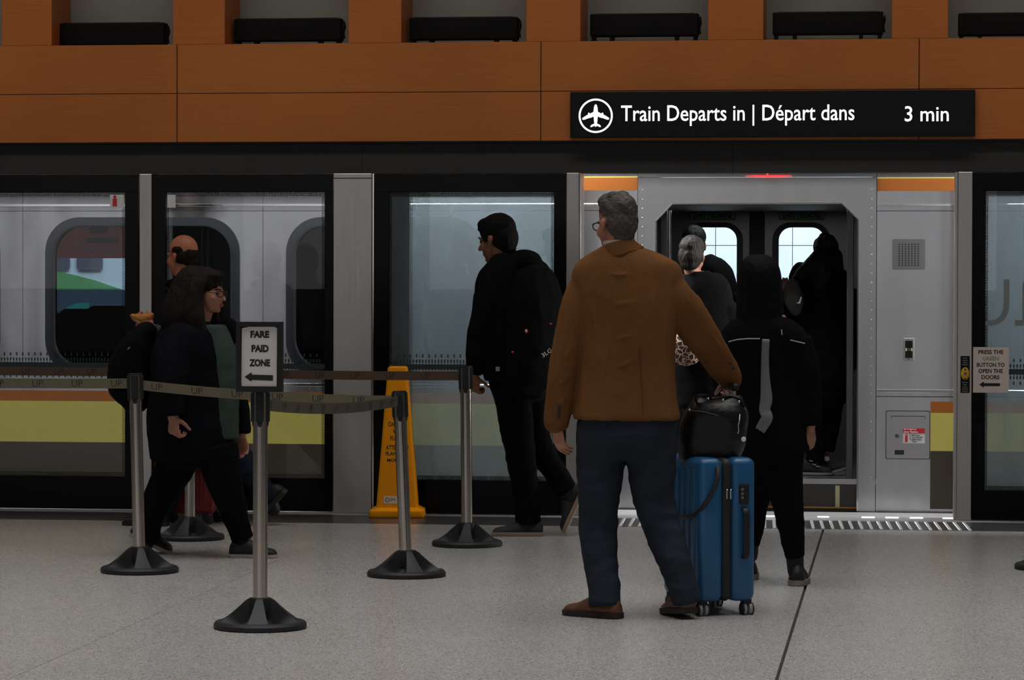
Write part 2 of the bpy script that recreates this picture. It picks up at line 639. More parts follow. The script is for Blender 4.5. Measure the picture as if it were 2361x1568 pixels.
def text_mb(s, x0, x1, z0, z1, y, bold=0.0, depth=0.0015, shear=0.0, spacing=1.0):
    """lettering whose ink fills the given rectangle in x,z, facing -y"""
    cu = bpy.data.curves.new('t', 'FONT')
    cu.body = s
    cu.size = 1.0
    cu.offset = bold
    cu.shear = shear
    cu.space_character = spacing
    cu.resolution_u = 3
    o = bpy.data.objects.new('t', cu)
    COL.objects.link(o)
    dg = bpy.context.evaluated_depsgraph_get()
    me = bpy.data.meshes.new_from_object(o.evaluated_get(dg))
    bpy.data.objects.remove(o)
    bpy.data.curves.remove(cu)
    mb = MB()
    mb.bm.from_mesh(me)
    bpy.data.meshes.remove(me)
    xs = [v.co.x for v in mb.bm.verts]
    ys = [v.co.y for v in mb.bm.verts]
    ax, bx, ay, by = min(xs), max(xs), min(ys), max(ys)
    for v in mb.bm.verts:
        v.co = Vector((x0 + (v.co.x - ax) / (bx - ax) * (x1 - x0), y, z0 + (v.co.y - ay) / (by - ay) * (z1 - z0)))
    if depth:
        r = bmesh.ops.extrude_face_region(mb.bm, geom=list(mb.bm.faces))
        vs = [g for g in r['geom'] if isinstance(g, bmesh.types.BMVert)]
        bmesh.ops.translate(mb.bm, vec=(0, -depth, 0), verts=vs)
    return mb


def text_words(s, x0, x1, z0, z1, y, m_, parent, name='lettering', bold=0.0, depth=0.0015, gap=0.35):
    """the lettering as one part per word (gap in units of the ink height)"""
    src = text_mb(s, x0, x1, z0, z1, y, bold, depth)
    bm = src.bm
    bm.verts.ensure_lookup_table()
    seen, isl = set(), []
    for v in bm.verts:
        if v in seen: continue
        st, comp = [v], []
        seen.add(v)
        while st:
            a = st.pop()
            comp.append(a)
            for e in a.link_edges:
                b = e.other_vert(a)
                if b not in seen:
                    seen.add(b)
                    st.append(b)
        isl.append((min(c.co.x for c in comp), max(c.co.x for c in comp), comp))
    isl.sort(key=lambda t: t[0])
    words, right = [], None
    for a, b, comp in isl:
        if right is None or a - right > gap * (z1 - z0):
            words.append([])
            right = b
        words[-1] += comp
        right = max(right, b)
    for w in words:
        ws = set(w)
        mb = MB()
        mp = {v: mb.bm.verts.new(v.co) for v in w}
        for f in bm.faces:
            if f.verts[0] in ws:
                mb.bm.faces.new([mp[v] for v in f.verts])
        mb.build(name, m_, parent)
    bm.free()


from mathutils.bvhtree import BVHTree


def surface(o):
    """look up points on the outside of a finished mesh, so that seams and buttons sit on it"""
    off = wpos(o)
    t = BVHTree.FromPolygons([v.co + off for v in o.data.vertices], [tuple(p.vertices) for p in o.data.polygons])
    def f(px, py, lift=0.001):
        d = (FWD + RGT * ((px - W_ / 2) / FPX) - UPV * ((py - H_ / 2) / FPX)).normalized()
        h = t.ray_cast(CAM, d)
        return (h[0] + h[1] * lift) if h[0] is not None else None
    return f

# ================================================================== THE SETTING
# ------------------------------------------------------------------ floor
STRIP_Y = -1.0
floor = MB().box(-14, 12, -30, STRIP_Y, -0.08, -0.02).build('floor', M_GROUT)
tag(floor, 'grey speckled terrazzo floor of the station hall', kind='structure')
jx = [-14, -11.65, -8.85, -6.05, -3.245, -0.44, 2.365, 5.17, 8, 12]
for i in range(len(jx) - 1):
    g0 = 0.0065 if abs(jx[i] + 0.44) < 0.01 else 0.0012
    g1 = 0.0065 if abs(jx[i + 1] + 0.44) < 0.01 else 0.0012
    MB().box(jx[i] + g0, jx[i + 1] - g1, -30, STRIP_Y, -0.02, 0.0).build('floor_slab', M_FLOOR, floor)
strip = MB().box(-14, 12, STRIP_Y, -0.30, -0.08, -0.002).build('trim_1', M_GRAN)
tag(strip, 'dark granite band along the foot of the platform doors', kind='structure')
# raised tactile bars before the open train door
tb = MB()
tb.box(-0.006, 0.006, -0.30, 0.30, 0.0, 0.004)
for k in range(22):
    y = -0.29 + 0.58 * k / 21
    tb.box(-0.010, 0.010, y - 0.008, y + 0.008, 0.0, 0.008, 0.003, 1)
bar0 = tb.build('tactile_bar', M_TACT, strip, local=True)
x_a, x_b = gnd(1425, 1213).x, gnd(2229, 1213).x
for k in range(37):
    b = bar0 if k == 0 else bar0.copy()
    if k: link(b, strip)
    b.location = (x_a + (x_b - x_a) * k / 36, -0.68, -0.002)
    b.rotation_euler = (0, 0, R(2.6))
sill = MB().box(-14, 12, -0.30, 0.46, -0.09, -0.004).build('trim_2', mat('sill_concrete', (0.30, 0.29, 0.285), 0.4, var=0.12, vscale=5))
tag(sill, 'grey sill at the platform edge under the train', kind='structure')
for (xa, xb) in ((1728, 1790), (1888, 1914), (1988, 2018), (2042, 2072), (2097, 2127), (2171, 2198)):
    MB().box(gnd(xa, 1182).x, gnd(xb, 1182).x, -0.015, 0.035, -0.004, 0.001, 0.0).build('daylight_patch', M_SILLDAY, sill)  # glowing patches standing in for daylight from under the train
MB().box(-14, 12, 0.46, 8.5, -1.2, -1.1).build('track_bed', M_DARK, sill)

# ------------------------------------------------------------------ front wall: header, fascia, columns
YF = -0.16
wall = MB().box(-12, 9, -0.10, 0.06, 2.17, 2.36).build('wall_front', M_HEAD)
tag(wall, 'station front wall with graphite header and maple fascia', kind='structure')
for px in (835, 1690):
    MB().box(aX(px, -0.1, 365) - 0.0012, aX(px, -0.1, 365) + 0.0012, -0.1015, -0.10, 2.17, 2.36).build('header_joint', M_BLACK, wall)
MB().box(-12, 9, YF + 0.012, 0.05, 2.362, 2.985).build('fascia_backing', M_GROUT, wall)
jp = [aX(x, YF, 215) for x in (-420, 408, 1247, 2119, 2990)]
jp = [-12] + jp + [9]
rows = ((2.372, 2.6815), (2.6855, 2.998))
for i in range(len(jp) - 1):
    for (z0, z1) in rows:
        MB().box(jp[i] + 0.003, jp[i + 1] - 0.003, YF, YF + 0.02, z0, z1, 0.0012, 1).build('wood_panel', M_WOOD, wall)
MB().box(-12, 9, YF + 0.02, 0.34, 2.985, 2.998).build('ledge', M_WOODC, wall)
YN = 0.30
MB().box(-12, 9, YN, YN + 0.1, 2.99, 7.0).build('niche_back', M_NICHE, wall)
cols = [(-425, -290), (-8, 119), (398, 518), (803, 925), (1213, 1338), (1632, 1760), (2056, 2186), (2478, 2610)]
for (a, b) in cols:
    xa, xb = aX(a, YF, 60), aX(b, YF, 60)
    if a == -8: xa = aX(3, YF, 60)
    MB().box(xa, xb, YF + 0.004, YN, 2.998, 4.6, 0.003, 1).build('wood_column', M_WOODC, wall)
MB().box(-12, 9, YF + 0.004, YN, 4.6, 7.0).build('upper_fascia', M_WOODC, wall)

# steel posts between the platform doors
YP = -0.13
for (a, b, nm) in ((321, 350, 'steel_mullion'), (768, 857, 'steel_pillar'), (1305, 1334, 'steel_mullion'), (2207, 2241, 'steel_mullion')):
    MB().box(aX(a, YP), aX(b, YP), YP, 0.10, -0.004, 2.17, 0.004, 2).build(nm, M_STEEL, wall)
for a, b, m_ in ((857, 862, M_CHROME), (2200, 2207, M_STEEL), (1334, 1338, M_STEEL)):
    MB().box(aX(a, YP), aX(b, YP), YP + 0.02, 0.09, -0.004, 2.17, 0.002, 1).build('bright_edge', m_, wall)
MB().box(aX(768, YP), aX(857, YP), YP - 0.002, YP, aZ(412, YP, 800), aZ(410, YP, 800)).build('pillar_joint', M_BLACK, wall)


# ------------------------------------------------------------------ platform screen doors
YG = -0.10


def dash_band(xa, xb, zc, y, parent):
    mb = MB()
    mb.box(xa, xb, y - 0.001, y, zc - 0.016, zc + 0.016)
    x = xa + 0.012
    while x < xb - 0.02:
        for (z0, z1) in ((0.060, 0.081), (-0.081, -0.060)):
            mb.box(x, x + 0.0085, y - 0.001, y, zc + z0, zc + z1)
        x += 0.0405
    x = xa + 0.012
    while x < xb - 0.02:
        for (z0, z1) in ((0.026, 0.047), (-0.047, -0.026), (-0.022, -0.016), (0.016, 0.020)):
            mb.box(x, x + 0.0085, y - 0.001, y, zc + z0, zc + z1)
        x += 0.02025
    o = mb.build('dash_band', M_DASH, parent)
    o['kind'] = 'stuff'


def screen(name, label, ax, bx, cx, dx, ztop, zbot, glass, y=YG, dots=True, zc=0.935, band=True, left_dots=True, right_dots=True):
    """one glazed platform door: outer ax..bx, clear part cx..dx"""
    root = empty(name, ((ax + bx) / 2, y, 0))
    tag(root, label, kind='structure')
    t = 0.012
    MB().box(ax, bx, y - t, y + 0.03, ztop, 2.165, 0.002, 1).build('top_rail', M_BLACK, root)
    MB().box(ax, bx, y - t, y + 0.03, 0.004, zbot, 0.002, 1).build('bottom_rail', M_BLACK, root)
    MB().box(ax, cx, y - t, y + 0.03, zbot, ztop).build('stile', M_BLACK, root)
    MB().box(dx, bx, y - t, y + 0.03, zbot, ztop).build('stile', M_BLACK, root)
    MB().box(cx, dx, y, y + 0.006, zbot, ztop).build('pane', glass, root)
    if dots:
        w = 0.0294
        mb = MB()
        mb.box(cx, dx, y - 0.002, y - 0.001, ztop - w, ztop)
        mb.box(cx, dx, y - 0.002, y - 0.001, zbot, zbot + w)
        if left_dots: mb.box(cx, cx + w * 0.67, y - 0.002, y - 0.001, zbot + w, ztop - w)
        if right_dots: mb.box(dx - w * 0.67, dx, y - 0.002, y - 0.001, zbot + w, ztop - w)
        mb.build('dot_border', M_DOTS, root)
    if band:
        dash_band(cx, dx, zc, y - 0.003, root)
    return root


ZT, ZB = 2.052, 0.215
d1 = screen('door_1', 'glass platform door at the far left edge', aX(-330, YG), aX(320, YG), aX(-300, YG), aX(289, YG), ZT, ZB, M_GLASS)
d2 = screen('door_2', 'glass platform door behind the two walkers', aX(351, YG), aX(768, YG), aX(383, YG), aX(749, YG), ZT, ZB, M_GLASS)
d3 = screen('door_3', 'glass platform door behind the yellow floor sign', aX(862, YG), aX(1305, YG), aX(897, YG), aX(1277, YG), ZT, ZB, M_GLASSD, left_dots=True)
d4 = screen('door_4', 'glass platform door at the far right edge', aX(2241, YG), aX(2700, YG), aX(2271, YG), aX(2660, YG), ZT, ZB - 0.03, M_GLASSD, zc=0.925)
YL = -0.02
d5 = screen('door_5', 'open sliding leaf parked behind its glass door', aX(858, YL), aX(1300, YL), aX(944, YL), aX(1284, YL), ZT + 0.005, ZB - 0.01, M_GLASSD2, y=YL, band=False)
d6 = screen('door_6', 'open sliding leaf parked behind the right glass door', aX(2246, YL), aX(2720, YL), aX(2268, YL), aX(2680, YL), ZT + 0.005, ZB - 0.04, M_GLASSD2, y=YL, band=False)
# frosted letters on the right-hand door
yy = YG - 0.004
zu = lambda py: aZ(py, YG, 2300)
xu = lambda px: aX(px, YG, 700)
mb = MB()
pts_o = [(xu(2327), zu(644))]
for k in range(9):
    a = R(-90 * k / 8)
    pts_o.append((xu(2285) + (xu(2327) - xu(2285)) * math.cos(a), zu(705) + (zu(705) - zu(751)) * math.sin(a)))
pts_o.append((xu(2272), zu(751)))
pts_i = [(xu(2314), zu(644))]
for k in range(9):
    a = R(-90 * k / 8)
    pts_i.append((xu(2285) + (xu(2314) - xu(2285)) * math.cos(a), zu(703) + (zu(703) - zu(739)) * math.sin(a)))
pts_i.append((xu(2272), zu(739)))
bmv = mb.bm
vo = [bmv.verts.new((p[0], yy, p[1])) for p in pts_o]
vi = [bmv.verts.new((p[0], yy, p[1])) for p in pts_i]
for k in range(len(vo) - 1):
    bmv.faces.new((vo[k], vo[k + 1], vi[k + 1], vi[k]))
mb.build('frosted_letter', M_FROST, d4)
mb = MB()
mb.box(xu(2357), xu(2368), yy - 0.001, yy, zu(751), zu(650))
mb.box(xu(2340), xu(2357), yy - 0.001, yy, zu(751), zu(738))
mb.box(xu(2368), xu(2410), yy - 0.001, yy, zu(660), zu(650))
mb.build('frosted_letter', M_FROST, d4)
# paper stickers on the left door panes
st = MB().box(aX(254, YG, 460), aX(286, YG, 460), YG - 0.003, YG - 0.002, aZ(479, YG, 270), aZ(449, YG, 270)).build('door_sticker', M_WHITE, d1)
MB().box(aX(260, YG, 460), aX(270, YG, 460), YG - 0.0042, YG - 0.003, aZ(476, YG, 270), aZ(458, YG, 270)).sphere((aX(265, YG, 460), YG - 0.0036, aZ(454, YG, 270)), (0.011, 0.0012, 0.011)).build('red_figure', M_RED, st)
MB().box(aX(386, YG, 460), aX(405, YG, 460), YG - 0.003, YG - 0.002, aZ(479, YG, 395), aZ(449, YG, 395)).build('door_sticker', M_WHITE, d2)

# ------------------------------------------------------------------ pale wall beyond the tracks
wb_ = MB().box(-4.4, 5, 6.3, 6.5, -1.1, 4.5).build('wall_back', M_GROUT)
tag(wb_, 'pale panelled wall beyond the tracks', kind='structure')
M_TILE = mat('pale_wall_panel', (0.80, 0.84, 0.87), 0.6, var=0.05, vscale=3)
xw = aX(1650, 6.3, 560) - 5 * 0.645
zr = aZ(566, 6.3, 1750)
for i in range(14):
    for k in range(-5, 5):
        x0 = xw + i * 0.645
        z0 = zr + k * 0.52
        if x0 < -4.4 or x0 > 4.3 or z0 < -1.1 or z0 > 3.9: continue
        MB().box(x0 + 0.003, x0 + 0.642, 6.285, 6.3, z0 + 0.003, z0 + 0.517).build('wall_panel', M_TILE, wb_)

# ================================================================== THE TRAIN
YT = 0.55
train = empty('commuter_train', (-0.9, YT, -0.9))
tag(train, 'stainless steel commuter train standing open behind the platform doors', 'train')
tz = lambda py, px=1180: aZ(py, YT, px)
tx = lambda px, py=700: aX(px, YT, py)
XS0, XS1 = tx(1471), tx(2020)          # door surround
wins = []
wx0, wpitch, wwid = tx(105, 650), tx(660, 650) - tx(105, 650), tx(553, 650) - tx(105, 650)
wz1, wz0 = tz(501, 330), tz(866, 330)
for k in (-2, -1, 0, 1):
    wins.append((wx0 + k * wpitch, wx0 + k * wpitch + wwid))
# side skin left of the doorway: one plate per window bay, a rail between
edges = [-9.5] + [(wins[i][1] + wins[i + 1][0]) / 2 for i in range(3)] + [XS0 - 0.004]
for i, (a, b) in enumerate(wins):
    x0, x1 = edges[i] + 0.0015, edges[i + 1] - 0.0015
    z0, z1 = tz(905, 330), 2.95
    MB().plate([(x0, z0), (x1, z0), (x1, z1), (x0, z1)], [rrect(a, b, wz0, wz1, 0.235, 10)], YT, YT + 0.03).build('side_panel', M_TRAIN, train)
    ws = ring_loop(rrect(a, b, wz0, wz1, 0.235, 10), rrect(a + 0.062, b - 0.062, wz0 + 0.062, wz1 - 0.062, 0.19, 10), MB(), YT - 0.012, YT + 0.06).build('window_seal', M_SEAL, train)
    ring_loop(rrect(a + 0.048, b - 0.048, wz0 + 0.048, wz1 - 0.048, 0.2, 10), rrect(a + 0.058, b - 0.058, wz0 + 0.058, wz1 - 0.058, 0.195, 10), MB(), YT - 0.019, YT - 0.012).build('seal_lip', M_RUBBER, ws)
    MB().prism(rrect(a + 0.06, b - 0.06, wz0 + 0.06, wz1 - 0.06, 0.19, 10), YT + 0.02, YT + 0.026).build('window_pane', M_TGLASS, train)
MB().box(-9.5, XS0 - 0.004, YT, YT + 0.03, -0.25, tz(905, 330)).build('lower_panel', M_TRAIN, train)
# right of the doorway
XR = 3.2
MB().box(XS1 + 0.004, XR, YT, YT + 0.03, tz(914, 2100), 2.95).build('side_panel', M_TRAIN, train)
MB().box(XS1 + 0.004, XR, YT - 0.004, YT + 0.03, -0.25, tz(915.5, 2100)).build('lower_panel', M_TRAIN, train)
for (x0, x1, px) in ((-9.5, XS0 - 0.004, 600), (XS1 + 0.004, XR, 2100)):
    # mouldings
    MB().box(x0, x1, YT - 0.014, YT, tz(476, px), tz(470, px), 0.003, 1).build('moulding', M_CHROME, train)
    MB().box(x0, x1, YT - 0.0015, YT, tz(487, px), tz(485.6, px)).build('seam', M_RUBBER, train)
    o = 12 if px == 2100 else -3
    MB().box(x0, x1, YT - 0.014, YT, tz(893 + o, px), tz(886 + o, px), 0.003, 1).build('moulding', M_CHROME, train)
    rv = MB()
    n = int((x1 - x0) / 0.05)
    for k in range(n):
        rv.sphere((x0 + 0.03 + k * 0.05, YT - 0.001, tz(899 + o, px)), (0.0035, 0.002, 0.0035), 6)
    r_ = rv.build('rivet_row', M_TRAIN, train)
    r_['kind'] = 'stuff'
    MB().box(x0, x1, YT - 0.002, YT, tz(440.5, px), tz(412, px)).build('orange_stripe', M_ORANGE, train)
    MB().box(x0, x1, YT - 0.002, YT, tz(411.5, px), tz(408.5, px)).build('ochre_line', M_YELLOW, train)
XL1 = tx(1338)
for (x0, x1, ys, px) in ((-9.5, XL1, (903, 927, 1022, 1200), 500), (tx(2145, 1000), XR, (926, 952, 1040, 1174), 2180)):
    for m_, k, nm in ((M_ORANGE, 0, 'orange_stripe'), (M_YELLOW, 1, 'ochre_stripe'), (M_BROWN, 2, 'umber_stripe')):
        MB().box(x0, x1, YT - 0.0065, YT - 0.004, tz(ys[k + 1], px), tz(ys[k], px)).build(nm, m_, train)
# roof, underframe, end plates: closes the coach
MB().box(-9.5, XR, YT, 3.3, 2.95, 3.1).build('roof', M_TRAIN, train)
FLR = 0.20
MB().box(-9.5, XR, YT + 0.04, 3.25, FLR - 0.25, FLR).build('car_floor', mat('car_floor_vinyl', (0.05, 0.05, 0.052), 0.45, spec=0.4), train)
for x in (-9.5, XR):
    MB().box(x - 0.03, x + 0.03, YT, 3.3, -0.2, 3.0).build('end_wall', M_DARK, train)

# door surround with the chamfered opening
YS = YT - 0.03
op = [(tx(1514, 900), -0.02), (tx(1978, 900), -0.02), (tx(1978, 505), aZ(505, YS, 1978)), (tx(1940, 470), aZ(469, YS, 1940)),
      (tx(1551, 470), aZ(470, YS, 1551)), (tx(1514, 508), aZ(509, YS, 1514))]
ZS1 = aZ(409, YS, 1750)
for xg in (XS0 - 0.002, XS1 + 0.002):
    MB().box(xg - 0.03, xg + 0.03, YT + 0.032, YT + 0.05, -0.2, 2.9).build('seam_backing', M_INK, train)
sb = MB()
outer = [(XS0, -0.05), (op[0][0], -0.05), op[0], op[5], op[4], op[3], op[2], op[1], (op[1][0], -0.05), (XS1, -0.05), (XS1, ZS1), (XS0, ZS1)]
sb.plate(outer, [], YS, YS + 0.06)
sur = sb.build('door_surround', M_TRAIN2, train)
MB().box(XS0, XS1, YS, YS + 0.06, ZS1 + 0.003, 2.9).build('surround_header', M_TRAIN, train)
path = [op[0], op[5], op[4], op[3], op[2], op[1]]
for a, b in zip(path[:-1], path[1:]):
    MB().tube([(a[0], YS - 0.004, a[1]), (b[0], YS - 0.004, b[1])], 0.0065, 8).build('door_trim', M_CHROME, sur)
rv = MB()
for k in range(34):
    rv.sphere((XS1 - 0.03, YS - 0.001, 0.1 + k * 0.06), (0.004, 0.0025, 0.004), 6)
    rv.sphere((XS0 + 0.03, YS - 0.001, 0.1 + k * 0.06), (0.004, 0.0025, 0.004), 6)
rv.build('rivet_row', M_TRAIN2, sur)['kind'] = 'stuff'
# red lamp over the doorway, under the header
lp = empty('door_lamp', (aX(1772, YS, 404), YS - 0.02, 2.15), parent=None)
tag(lp, 'thin glowing red lamp above the open train door', 'lamp')
zl = aZ(405.5, YS - 0.02, 1772)
mb = MB()
xm = aX(1772, YS - 0.02, 404)
mb.prism([(xm - 0.15, zl), (xm - 0.05, zl - 0.006), (xm + 0.06, zl - 0.006), (xm + 0.15, zl), (xm + 0.06, zl + 0.003), (xm - 0.05, zl + 0.003)], YS - 0.03, YS - 0.001)
mb.build('lens', M_REDLED, lp)
MB().box(xm - 0.012, xm - 0.006, YS - 0.028, YS - 0.001, zl + 0.003, zl + 0.026).build('stem', M_REDLED, lp)

# right-hand cheek: speaker grille, door button, emergency release
yg = YT - 0.006
gr = MB().prism(rrect(aX(2057, yg, 590), aX(2133, yg, 590), aZ(622, yg, 2095), aZ(551, yg, 2095), 0.012, 4), yg, YT + 0.002).build('speaker_grille', mat('grille_steel', (0.30, 0.30, 0.30), 0.45, metal=0.8), train)
hb = MB()
for i in range(7):
    for k in range(10):
        px = 2073.3 + i * 7.3
        py = 563.5 + k * 5.35
        c = at(px, py, yg - 0.0006)
        bmesh.ops.create_circle(hb.bm, cap_ends=True, segments=8, radius=0.0052, matrix=Matrix.Translation(c) @ Matrix.Rotation(R(90), 4, 'X'))
hb.build('hole_pattern', M_INK, gr)['kind'] = 'stuff'
gx = lambda px: aX(px, yg, 800)
gz = lambda py: aZ(py, yg, 2095)
bt = MB().box(gx(2083), gx(2108), yg - 0.006, YT, gz(831.5), gz(779.5), 0.003, 2).build('door_button', mat('button_bezel', (0.42, 0.42, 0.42), 0.4, metal=0.6), train)
MB().box(gx(2087), gx(2104.5), yg - 0.0085, yg - 0.005, gz(825.5), gz(785.5), 0.002, 1).build('button_face', M_DISP, bt)
for a, b in ((2088.2, 2090.4), (2101, 2103.2)):
    MB().box(gx(a), gx(b), yg - 0.010, yg - 0.008, gz(809.5), gz(802.5)).build('green_bar', M_GRNLED, bt)
ring_loop([(gx(2095.5) + 0.012 * math.cos(R(k * 15)), gz(806) + 0.008 * math.sin(R(k * 15))) for k in range(24)],
          [(gx(2095.5) + 0.008 * math.cos(R(k * 15)), gz(806) + 0.005 * math.sin(R(k * 15))) for k in range(24)], MB(), yg - 0.010, yg - 0.008).build('button_symbol', M_FROST, bt)
for pz in (782.5, 828.5):
    MB().sphere((gx(2095.5), yg - 0.006, gz(pz)), (0.0032, 0.0015, 0.0032), 8).build('screw', M_INK, bt)
hx = lambda px: aX(px, yg, 1000)
er = MB().prism(rrect(hx(2043), hx(2143.5), gz(1058), gz(948), 0.01, 4), yg - 0.004, YT).build('release_panel', M_TRAIN2, train)
ring_loop(rrect(hx(2042), hx(2144.5), gz(1059), gz(947), 0.011, 4), rrect(hx(2043.5), hx(2143), gz(1057.5), gz(948.5), 0.01, 4), MB(), yg - 0.0046, yg - 0.003).build('panel_gap', M_INK, er)
MB().box(hx(2055), hx(2133), yg - 0.0052, yg - 0.004, gz(960.5), gz(959)).box(hx(2055), hx(2056.2), yg - 0.0052, yg - 0.004, gz(966), gz(960)).box(hx(2132), hx(2133), yg - 0.0052, yg - 0.004, gz(966), gz(960)).build('hinge_slot', M_INK, er)
MB().lathe([(0.0, 0.0), (0.016, 0.0), (0.016, 0.006), (0.010, 0.010), (0.0, 0.010)][1:4], 16).build('latch', mat('latch_grey', (0.12, 0.12, 0.11), 0.4, metal=0.7), er, local=True, smooth=True)
lt = bpy.data.objects[-1] if False else [o for o in er.children if o.name.startswith('latch')][0]
lt.rotation_euler = (R(90), 0, 0)
lt.location = at(2069, 1004.5, yg - 0.004) - wpos(er)
lab = MB().box(hx(2082), hx(2132.5), yg - 0.0055, yg - 0.004, gz(1022), gz(987), 0.0).build('release_label', M_WHITE, er)
rb = MB().box(hx(2082), hx(2132.5), yg - 0.0065, yg - 0.0055, gz(999), gz(987)).build('red_band', M_RED, er)
text_mb('Emergency', hx(2084), hx(2113), gz(992.3), gz(988), yg - 0.0067, 0.01, 0.0005).build('label_text', M_WHITE, er)
text_mb('Door Release', hx(2084), hx(2117), gz(998), gz(994), yg - 0.0067, 0.01, 0.0005).build('label_text', M_WHITE, er)
for k, s in enumerate(('1. Lift Cover', '2. Turn Handle', '3. Slide Doors', 'Open')):
    text_mb(s, hx(2098 if k < 3 else 2104), hx((2121, 2127, 2125, 2114)[k]), gz(1005 + k * 5), gz(1001 + k * 5), yg - 0.0057, 0.008, 0.0005).build('label_text', M_INK, er)
MB().box(hx(2087), hx(2093), yg - 0.0065, yg - 0.0055, gz(1019), gz(1005), 0.001, 1).sphere((hx(2090), yg - 0.006, gz(1003)), (0.006, 0.001, 0.006), 8).build('red_figure', M_RED, er)
MB().box(hx(2063), hx(2084.5), yg - 0.0065, yg - 0.004, gz(1048.5), gz(1038)).build('number_plate', M_INK, er)

# ------------------------------------------------------------------ vestibule and far side
YV = 3.2
VX0, VX1 = -1.75, 0.05
for x0, x1 in ((VX0 - 0.06, VX0), (VX1, VX1 + 0.06)):
    MB().box(x0, x1, YT + 0.05, YV, FLR, 2.06).build('partition', M_INT, train)
MB().box(VX0, VX1, YT + 0.05, YV, 2.005, 2.05).build('vestibule_ceiling', M_INTL, train)
MB().box(VX0, VX1, YS + 0.05, YT + 0.06, -0.02, FLR - 0.03).build('step_riser', mat('step_dark', (0.035, 0.033, 0.03), 0.4), train)
MB().box(VX0, VX1, YS + 0.045, YS + 0.05, 0.012, 0.022).build('step_nosing', mat('nosing_ochre', (0.45, 0.2, 0.03), 0.5), train)
MB().box(aX(1926, YS + 0.05, 1130), aX(1936, YS + 0.05, 1130), YS + 0.044, YS + 0.05, 0.02, FLR - 0.04).build('step_marker', mat('marker_cream', (0.5, 0.48, 0.25), 0.6), train)
MB().box(VX0, VX1, YS + 0.05, YT + 0.3, FLR - 0.03, FLR + 0.004).build('sill_plate', M_TRAIN2, train)
vz = lambda py, px=1745: aZ(py, YV, px)
vx = lambda px, py=560: aX(px, YV, py)
xmid0, xmid1 = vx(1728), vx(1763)
DWIN = []
for (a, b, wa, wb2, sx0, sx1) in ((VX0, xmid0, vx(1578), vx(1713), 1591, 1696), (xmid1, VX1, vx(1781), vx(1915), 1796, 1901)):
    z1, z0 = vz(513), vz(862)
    d = MB().plate([(a, FLR), (b, FLR), (b, 2.005), (a, 2.005)], [rrect(wa, wb2, z0, z1, 0.13, 8)], YV, YV + 0.04).build('far_door', M_INT, train)
    ring_loop(rrect(wa, wb2, z0, z1, 0.13, 8), rrect(wa + 0.045, wb2 - 0.045, z0 + 0.045, z1 - 0.036, 0.095, 8), MB(), YV - 0.012, YV + 0.05).build('window_seal', M_RUBBER, d)
    MB().prism(rrect(wa + 0.04, wb2 - 0.04, z0 + 0.04, z1 - 0.035, 0.09, 8), YV + 0.02, YV + 0.025).build('door_window', M_CGLASS, d)
    es = MB().box(vx(sx0), vx(sx1), YV - 0.008, YV, vz(507), vz(489), 0.002, 1).build('exit_sign', mat('exit_green', (0.24, 0.30, 0.22), 0.6), d)
    ring_loop(rrect(vx(sx0), vx(sx1), vz(507), vz(489), 0.006, 3), rrect(vx(sx0 + 1.6), vx(sx1 - 1.6), vz(505.3), vz(490.7), 0.005, 3), MB(), YV - 0.010, YV - 0.007).build('sign_border', M_INK, es)
    w = sx1 - sx0
    text_mb('EXIT', vx(sx0 + w * .085), vx(sx0 + w * .36), vz(503), vz(493), YV - 0.0085, 0.03, 0.001).build('sign_text', M_INK, es)
    text_mb('SORTIE', vx(sx0 + w * .465), vx(sx0 + w * .92), vz(503), vz(493), YV - 0.0085, 0.03, 0.001).build('sign_text', M_INK, es)
    MB().box(vx(sx0 + w * .405), vx(sx0 + w * .42), YV - 0.0095, YV - 0.008, vz(504.5), vz(491.5)).build('sign_bar', M_INK, es)
MB().box(xmid0, xmid1, YV - 0.02, YV + 0.05, FLR, 2.005).build('centre_seal', M_INK, train)
MB().box(vx(1642), vx(1697), YV - 0.02, YV, vz(486), vz(478)).build('notice_plate', mat('notice_grey', (0.2, 0.21, 0.21), 0.6), train)
# inner door edges, grab rails
for px in (1530, 1960):
    MB().box(aX(px - 8, 0.75), aX(px + 8, 0.75), 0.72, 0.80, FLR, 2.005, 0.004, 1).build('door_leaf_edge', M_INT, train)
for px, y in ((1542, 1.0), (1957, 1.0)):
    MB().tube([(aX(px, y), y, FLR), (aX(px, y), y, 1.96)], 0.016, 12).build('grab_rail', M_CHROME, train, smooth=True)

# saloon left of the vestibule: far wall with one see-through window, seats
FWX0, FWX1 = aX(96, 3.2, 620), aX(302, 3.2, 620)
fz1, fz0 = aZ(505, 3.2, 200), aZ(862, 3.2, 200)
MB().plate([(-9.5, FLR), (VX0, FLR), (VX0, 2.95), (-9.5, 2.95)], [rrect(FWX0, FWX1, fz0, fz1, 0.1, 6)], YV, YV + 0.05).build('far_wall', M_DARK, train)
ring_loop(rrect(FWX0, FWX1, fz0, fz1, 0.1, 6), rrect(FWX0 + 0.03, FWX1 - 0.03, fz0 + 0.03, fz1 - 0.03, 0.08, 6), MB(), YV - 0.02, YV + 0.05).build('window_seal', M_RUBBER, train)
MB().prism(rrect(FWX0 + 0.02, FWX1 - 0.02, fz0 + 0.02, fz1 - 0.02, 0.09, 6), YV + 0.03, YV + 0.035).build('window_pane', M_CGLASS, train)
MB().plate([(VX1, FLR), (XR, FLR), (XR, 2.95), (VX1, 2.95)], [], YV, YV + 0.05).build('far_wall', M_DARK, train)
MB().box(-9.5, VX0 - 0.06, YT + 0.05, YV, 2.2, 2.25).build('saloon_ceiling', mat('saloon_ceiling', (0.25, 0.26, 0.27), 0.6), train)
